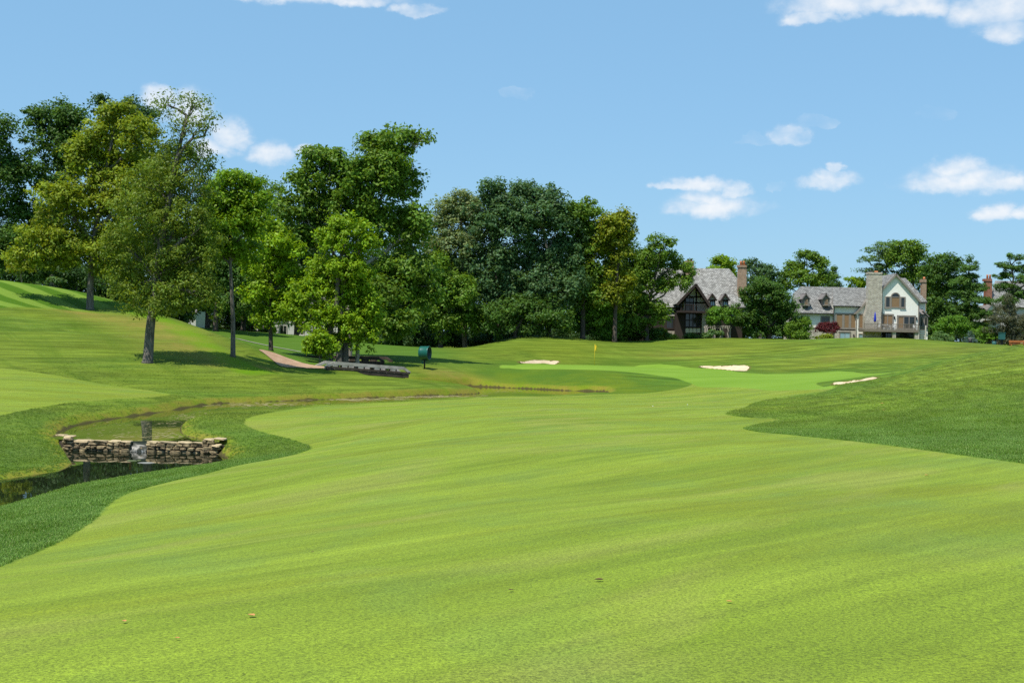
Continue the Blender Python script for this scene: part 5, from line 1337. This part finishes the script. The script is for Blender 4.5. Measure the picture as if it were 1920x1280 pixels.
# pergola
PX = T.p(1326, 612, -4)[0] + T.o[0]; pz = float(hgt(PX + 1.5, 179))
pg = empty('pergola', (PX, 179, pz), 'grey timber pergola beside the timbered house', 'pergola')
zt = (EYE - pxy(1346, 612)[1] * 179 / FOC) - pz; Lp = 43 * 179 / FOC
for yy in (0, 1.8):
    b = MB(); b.bar((-.2, yy, zt - .1), (Lp + .2, yy, zt - .1), .10, .2); b.build('beam', M['weathered'], pg)
    for k in range(4): b = MB(); b.box(Lp * k / 3 - .09, Lp * k / 3 + .09, yy - .09, yy + .09, -.2, zt - .2); b.build('post', M['weathered'], pg)
for k in range(13): b = MB(); b.bar((Lp * k / 12, -.35, zt + .08), (Lp * k / 12, 2.15, zt + .08), .06, .15); b.build('slat', M['weathered'], pg)

# --- brick-chimneyed house behind the pines
K = House('brick_house', 'house mostly hidden behind the pines with a tall red brick chimney', 1880, 204)
K.box('wall', M['pale_wall'], 1856, 572, 1990, 655, 1, 9)
K.roof(M['shingle_dark'], [((1850, 575, .5), (2000, 578, .5), (1985, 528, 5.5), (1866, 526, 5.5))], .29)
K.slab('roof_underlay', M['trim'], [(1850, 575.4, .55), (2000, 578.4, .55), (1985, 528.4, 5.5), (1866, 526.4, 5.5)], .14)
K.poly('gable', M['stucco'], [(1850, 600), (1874, 600), (1874, 582), (1862, 570), (1850, 582)], -.6, 2)
for sg in (-1, 1):
    v = [(1862, 568.5, -.9), (1862 + sg * 14, 583, -.9), (1862 + sg * 14, 583, -.9, 3), (1862, 568.5, -.9, 3)]
    K.slab('gable_roof', M['weathered_roof'], v if sg > 0 else v[::-1], .12)
K.window(1856, 586, 1868, 600, -.61, 2, 1, 'glass', fw=.1); K.window(1905, 590, 1925, 610, 1.0, 3, 1, 'glass', fw=.1)
c = K.box('chimney', M['redbrick'], 1847.6, 526, 1859.6, 640, 1.8, 2.8); K.box('chimney_cap', M['redbrick'], 1846.8, 522.4, 1860.4, 527, 1.7, 2.9, c)
for q in (1851.2, 1856.2):
    c0 = K.p(q, 522.4, 2.3); b = MB(); b.tube([c0, c0 + np.array((0, 0, .5)), c0 + np.array((0, 0, .62))], [.17, .14, .17], 10); b.build('chimney_pot', M['clay'], c, smooth=True)

# --- pale building behind the left trees
B_ = House('pale_building', 'long pale two-storey building seen between the left tree trunks', 470, 192)
B_.box('wall', M['pale_wall'], 430, 575, 640, 640, 1.0, 10)
B_.slab('roof', M['weathered_roof'], [(424, 577, .4), (646, 581, .4), (636, 556, 6), (434, 552, 6)], .2)
B_.box('string_course', M['panel'], 430, 603.6, 640, 606, .9, .998)
for i, px in enumerate((436, 462, 494, 524, 556, 590)):
    B_.window(px, 607.5 + (px - 436) * .02, px + 15, 626 + (px - 436) * .02, 1.0, 2, 1, 'glass', 'panel', fw=.12); B_.window(px, 586 + (px - 436) * .02, px + 17, 602 + (px - 436) * .02, 1.0, 2, 1, 'glass', 'panel', fw=.12)
W_ = House('garage_block', 'plain pale wall glimpsed between hill crest and tree trunks', 350, 178)
W_.box('wall', M['pale_wall'], 336, 583, 367, 640, 0, 6); W_.slab('roof', M['weathered_roof'], [(332, 584, -.4), (371, 585, -.4), (366, 572, 3), (337, 571, 3)], .15); W_.window(341, 590, 350, 604, 0, 2, 1, 'glass', 'panel', fw=.1)

# ------------------------------------------------------------------ small things
def post_thing(px, py, d, name, lab, cat, fn):
    x = at(px, py, d)[0]; r = empty(name, (x, d, float(hgt(x, d))), lab, cat); fn(r); return r
def bin_(r):
    b = MB(); b.tube([(0, 0, -.05), (0, 0, .75)], [.24, .27], 14); b.build('body', M['teal'], r, smooth=True)
    b = MB(); b.tube([(0, 0, .75), (0, 0, .80), (0, 0, .80)], [.30, .30, .2], 14); b.build('rim', M['black'], r)
def dark_bin(r):
    b = MB(); b.tube([(0, 0, -.05), (0, 0, .78)], [.22, .22], 14); b.build('body', M['black'], r, smooth=True)
    b = MB(); b.tube([(0, 0, .781), (0, 0, .84)], [.25, .24], 14); b.build('lid', M['weathered'], r)
def cooler(r):
    b = MB(); b.box(-.12, .12, -.12, .12, -.1, .9); b.build('post', M['black'], r)
    b = MB(); b.box(-.33, .33, -.3, .3, .9, 1.75); b.build('cabinet', M['teal'], r)
    b = MB(); b.box(-.38, .38, -.35, .35, 1.752, 1.82); b.build('lid', M['teal'], r)
def bench(r):
    for k in range(3): b = MB(); b.box(-1.0, 1.0, -.22 + k * .16, -.09 + k * .16, .42, .46); b.build('seat_slat', M['orange_wood'], r)
    for xx in (-.85, .85):
        b = MB(); b.box(xx - .06, xx + .06, -.2, .22, -.05, .419); b.build('leg', M['orange_wood'], r)
    for k in range(2): b = MB(); b.box(-1.0, 1.0, .26, .30, .60 + k * .16, .71 + k * .16); b.build('back_slat', M['orange_wood'], r)
    for xx in (-.85, .85): b = MB(); b.box(xx - .05, xx + .05, .301, .35, .3, .9); b.build('back_post', M['orange_wood'], r)
post_thing(1819, 648, 166, 'litter_bin', 'dark bin standing in front of the little blue spruce', 'bin', dark_bin)
post_thing(1864, 650, 168, 'litter_bin', 'teal bin left of the teal cabinet under the grey spruce', 'bin', bin_)
post_thing(1878, 652, 166, 'water_cabinet', 'teal cabinet on a black post beside the cart path', 'cabinet', cooler)
post_thing(1908, 652, 163, 'wooden_bench', 'orange-brown wooden bench at the right edge of the crest', 'bench', bench)
def stake(r):
    b = MB(); b.box(-.07, .07, -.07, .07, -.2, 1.25); b.build('post', M['orange_wood'], r); b = MB(); b.add([(-.085, -.085, 1.251), (.085, -.085, 1.251), (.085, .085, 1.251), (-.085, .085, 1.251), (0, 0, 1.36)], [(3, 2, 1, 0), (0, 1, 4), (1, 2, 4), (2, 3, 4), (3, 0, 4)]); b.build('cap', M['orange_wood'], r)
post_thing(250, 574, 122, 'marker_post', 'short red-brown post on the crest left of the leaning olive trunk', 'post', stake)
def leaf_thing(px, py, L, lab, mat, cat='leaf', name='fallen_leaf', curl=.35):
    L *= .75; p = gp(px, py); mb = MB(); a = rs.rand() * 6.28; ca, sa = math.cos(a), math.sin(a); vs = []; fs = []
    prof = [(-.5, .02), (-.3, .26), (0, .36), (.28, .22), (.5, .02)]
    for (t, w) in prof:
        for sg in (-1, 0, 1):
            u, v = t * L, sg * w * L; vs.append((u * ca - v * sa, u * sa + v * ca, .01 + L * (curl * abs(sg) * w + curl * .5 * t * t)))
    for i in range(4):
        for j in range(2): fs.append((i * 3 + j, i * 3 + j + 1, i * 3 + j + 4, i * 3 + j + 3))
    mb.add(vs, fs); o = mb.build(name, mat, smooth=True); o.location = (p[0], p[1], float(hgt(*p)) + .006); return tag(o, lab, cat, 'leaves fallen on the grass')
for px, py, L, lab, m_ in ((471, 1157, .085, 'curled orange-brown leaf low on the left fairway', 'leaf_a'), (233, 1168, .06, 'small reddish leaf near the bottom left corner', 'leaf_a'), (1123, 1090, .10, 'dark brown leaf lying on the fairway right of centre', 'leaf_b'),
                           (958, 1109, .055, 'small dark red leaf at the middle of the lower fairway', 'leaf_b'), (586, 1037, .05, 'tiny brown leaf left of centre on the fairway', 'leaf_b'), (1367, 1131, .06, 'small pale leaf on the lower right fairway', 'leaf_a'),
                           (1655, 757, .28, 'dry orange leaf on the rough of the right hillside', 'leaf_a'), (1658, 769, .16, 'smaller dry leaf just below the one on the hillside', 'leaf_a'), (1738, 892, .11, 'yellow-brown leaf at the edge of the right rough', 'leaf_a'),
                           (146, 749, .22, 'dark leaf on the left fairway beyond the weir', 'leaf_b'), (332, 1200, .045, 'tiny orange leaf on the bottom left fairway', 'leaf_a')):
    leaf_thing(px, py, L, lab, M[m_])
for px, py, lab in ((1224, 761.5, 'white golf ball on the far fairway, left of the two'), (1289, 759, 'white golf ball on the far fairway, right of the two')):
    p = gp(px, py); bm = bmesh.new(); bmesh.ops.create_icosphere(bm, subdivisions=2, radius=.022)
    for i, v in enumerate(bm.verts): v.co *= 1 - .02 * (i % 2)
    me = bpy.data.meshes.new('golf_ball'); bm.to_mesh(me); bm.free(); me.materials.append(M['ball'])
    for q in me.polygons: q.use_smooth = True
    o = link(bpy.data.objects.new('golf_ball', me)); o.location = (p[0], p[1], float(hgt(*p)) + .018); tag(o, lab, 'golf ball', 'golf balls on the fairway')

# ------------------------------------------------------------------ grass blades in the rough
def clump_mesh(seed, nb, h, r):
    rr = np.random.RandomState(seed); V = []; F = []
    for k in range(nb):
        a = rr.rand() * 6.28; q = r * rr.rand() ** .5; bx, by = q * math.cos(a), q * math.sin(a)
        t = rr.rand() * 6.28; w = .0035 + .003 * rr.rand(); hh = h * (.6 + .6 * rr.rand()); ln = hh * rr.uniform(.2, .75); ld = rr.rand() * 6.28
        i = len(V)
        V += [(bx - w * math.cos(t), by - w * math.sin(t), -.01), (bx + w * math.cos(t), by + w * math.sin(t), -.01),
              (bx + ln * .4 * math.cos(ld) + w * .7 * math.cos(t), by + ln * .4 * math.sin(ld) + w * .7 * math.sin(t), hh * .6), (bx + ln * .4 * math.cos(ld) - w * .7 * math.cos(t), by + ln * .4 * math.sin(ld) - w * .7 * math.sin(t), hh * .6),
              (bx + ln * math.cos(ld), by + ln * math.sin(ld), hh)]
        F += [(i, i + 1, i + 2, i + 3), (i + 3, i + 2, i + 4)]
    me = bpy.data.meshes.new('grass_tuft'); me.from_pydata(V, [], F); me.update(); return me
bm_, n = material('grass_blade')
ps = n.node('ShaderNodeNewGeometry').outputs['Position']
rnd = n.node('ShaderNodeNewGeometry').outputs['Random Per Island']
c = near_rough(n, ps, rough_colour(n, ps))
c = n.mul(c, n.m('MULTIPLY_ADD', rnd, .7, 1.6)); c = n.mix(n.rng(rnd, .93, .95, 0, .7), c, (.24, .22, .09))
pr = n.principled(c, .5, .35); t = n.node('ShaderNodeBsdfTranslucent'); n.put(t.inputs[0], n.vm('MULTIPLY', c, (1.3, 1.2, .7)))
mx = n.node('ShaderNodeMixShader'); mx.inputs[0].default_value = .25; n.l.new(pr, mx.inputs[1]); n.l.new(t.outputs[0], mx.inputs[2]); n.out(mx.outputs[0])
def scatter(name, lab, boxes, tuft, keep):
    rr = np.random.RandomState(len(name)); P = []
    for (x0, x1, y0, y1, dens) in boxes:
        nn = int((x1 - x0) * (y1 - y0) * dens); x = rr.uniform(x0, x1, nn); y = rr.uniform(y0, y1, nn)
        ok = keep(x, y) & (np.abs(x) < y * .50 + 2.5); P.append(np.stack([x[ok], y[ok], hgt(x[ok], y[ok])], 1))
    P = np.concatenate(P); me = bpy.data.meshes.new(name); me.vertices.add(len(P)); me.vertices.foreach_set('co', P.astype(np.float32).ravel())
    src = bpy.data.objects.new('grass_tuft', tuft); tuft.materials.append(bm_)
    o = link(bpy.data.objects.new(name, me)); tag(o, lab, kind='stuff')
    ng = bpy.data.node_groups.new(name, 'GeometryNodeTree')
    ng.interface.new_socket('Geometry', in_out='INPUT', socket_type='NodeSocketGeometry'); ng.interface.new_socket('Geometry', in_out='OUTPUT', socket_type='NodeSocketGeometry')
    nd = ng.nodes; gi = nd.new('NodeGroupInput'); go = nd.new('NodeGroupOutput'); oi = nd.new('GeometryNodeObjectInfo'); oi.inputs[0].default_value = src
    ip = nd.new('GeometryNodeInstanceOnPoints'); rot = nd.new('FunctionNodeRandomValue'); rot.data_type = 'FLOAT_VECTOR'; rot.inputs[0].default_value = (-.25, -.25, 0); rot.inputs[1].default_value = (.25, .25, 6.28)
    sc2 = nd.new('FunctionNodeRandomValue'); sc2.data_type = 'FLOAT'; sc2.inputs[2].default_value = .65; sc2.inputs[3].default_value = 1.35
    L = ng.links; L.new(gi.outputs[0], ip.inputs['Points']); L.new(oi.outputs['Geometry'], ip.inputs['Instance']); L.new(rot.outputs[0], ip.inputs['Rotation']); L.new(sc2.outputs[1], ip.inputs['Scale']); L.new(ip.outputs[0], go.inputs[0])
    md = o.modifiers.new('scatter', 'NODES'); md.node_group = ng
    print(name, len(P))
def is_rough(x, y):
    out = np.ones(len(x), bool)
    for pl in (fair, lfair): out &= poly_sdf(x, y, pl) < -.03
    for pl in (upper_poly, lower_poly): out &= poly_sdf(x, y, pl) < -.1
    out &= ~((y > WD - .2) & (y < WD + .4) & (x > wx0 - .1) & (x < wx1 + .15))
    return out
scatter('rough_grass', 'blades of longer rough grass round the near fairway', [(5, 22, 20, 34, 230), (4, 28, 34, 50, 110), (6, 30, 50, 60, 50), (6, 34, 60, 72, 20), (6, 38, 72, 95, 8), (-14, -4, 9, 24, 280), (-17, -4, 24, 36, 160), (-20, -4, 36, 50, 80), (-24, -6, 50, 66, 30), (-30, -6, 66, 90, 8)], clump_mesh(1, 16, .038, .06), is_rough)
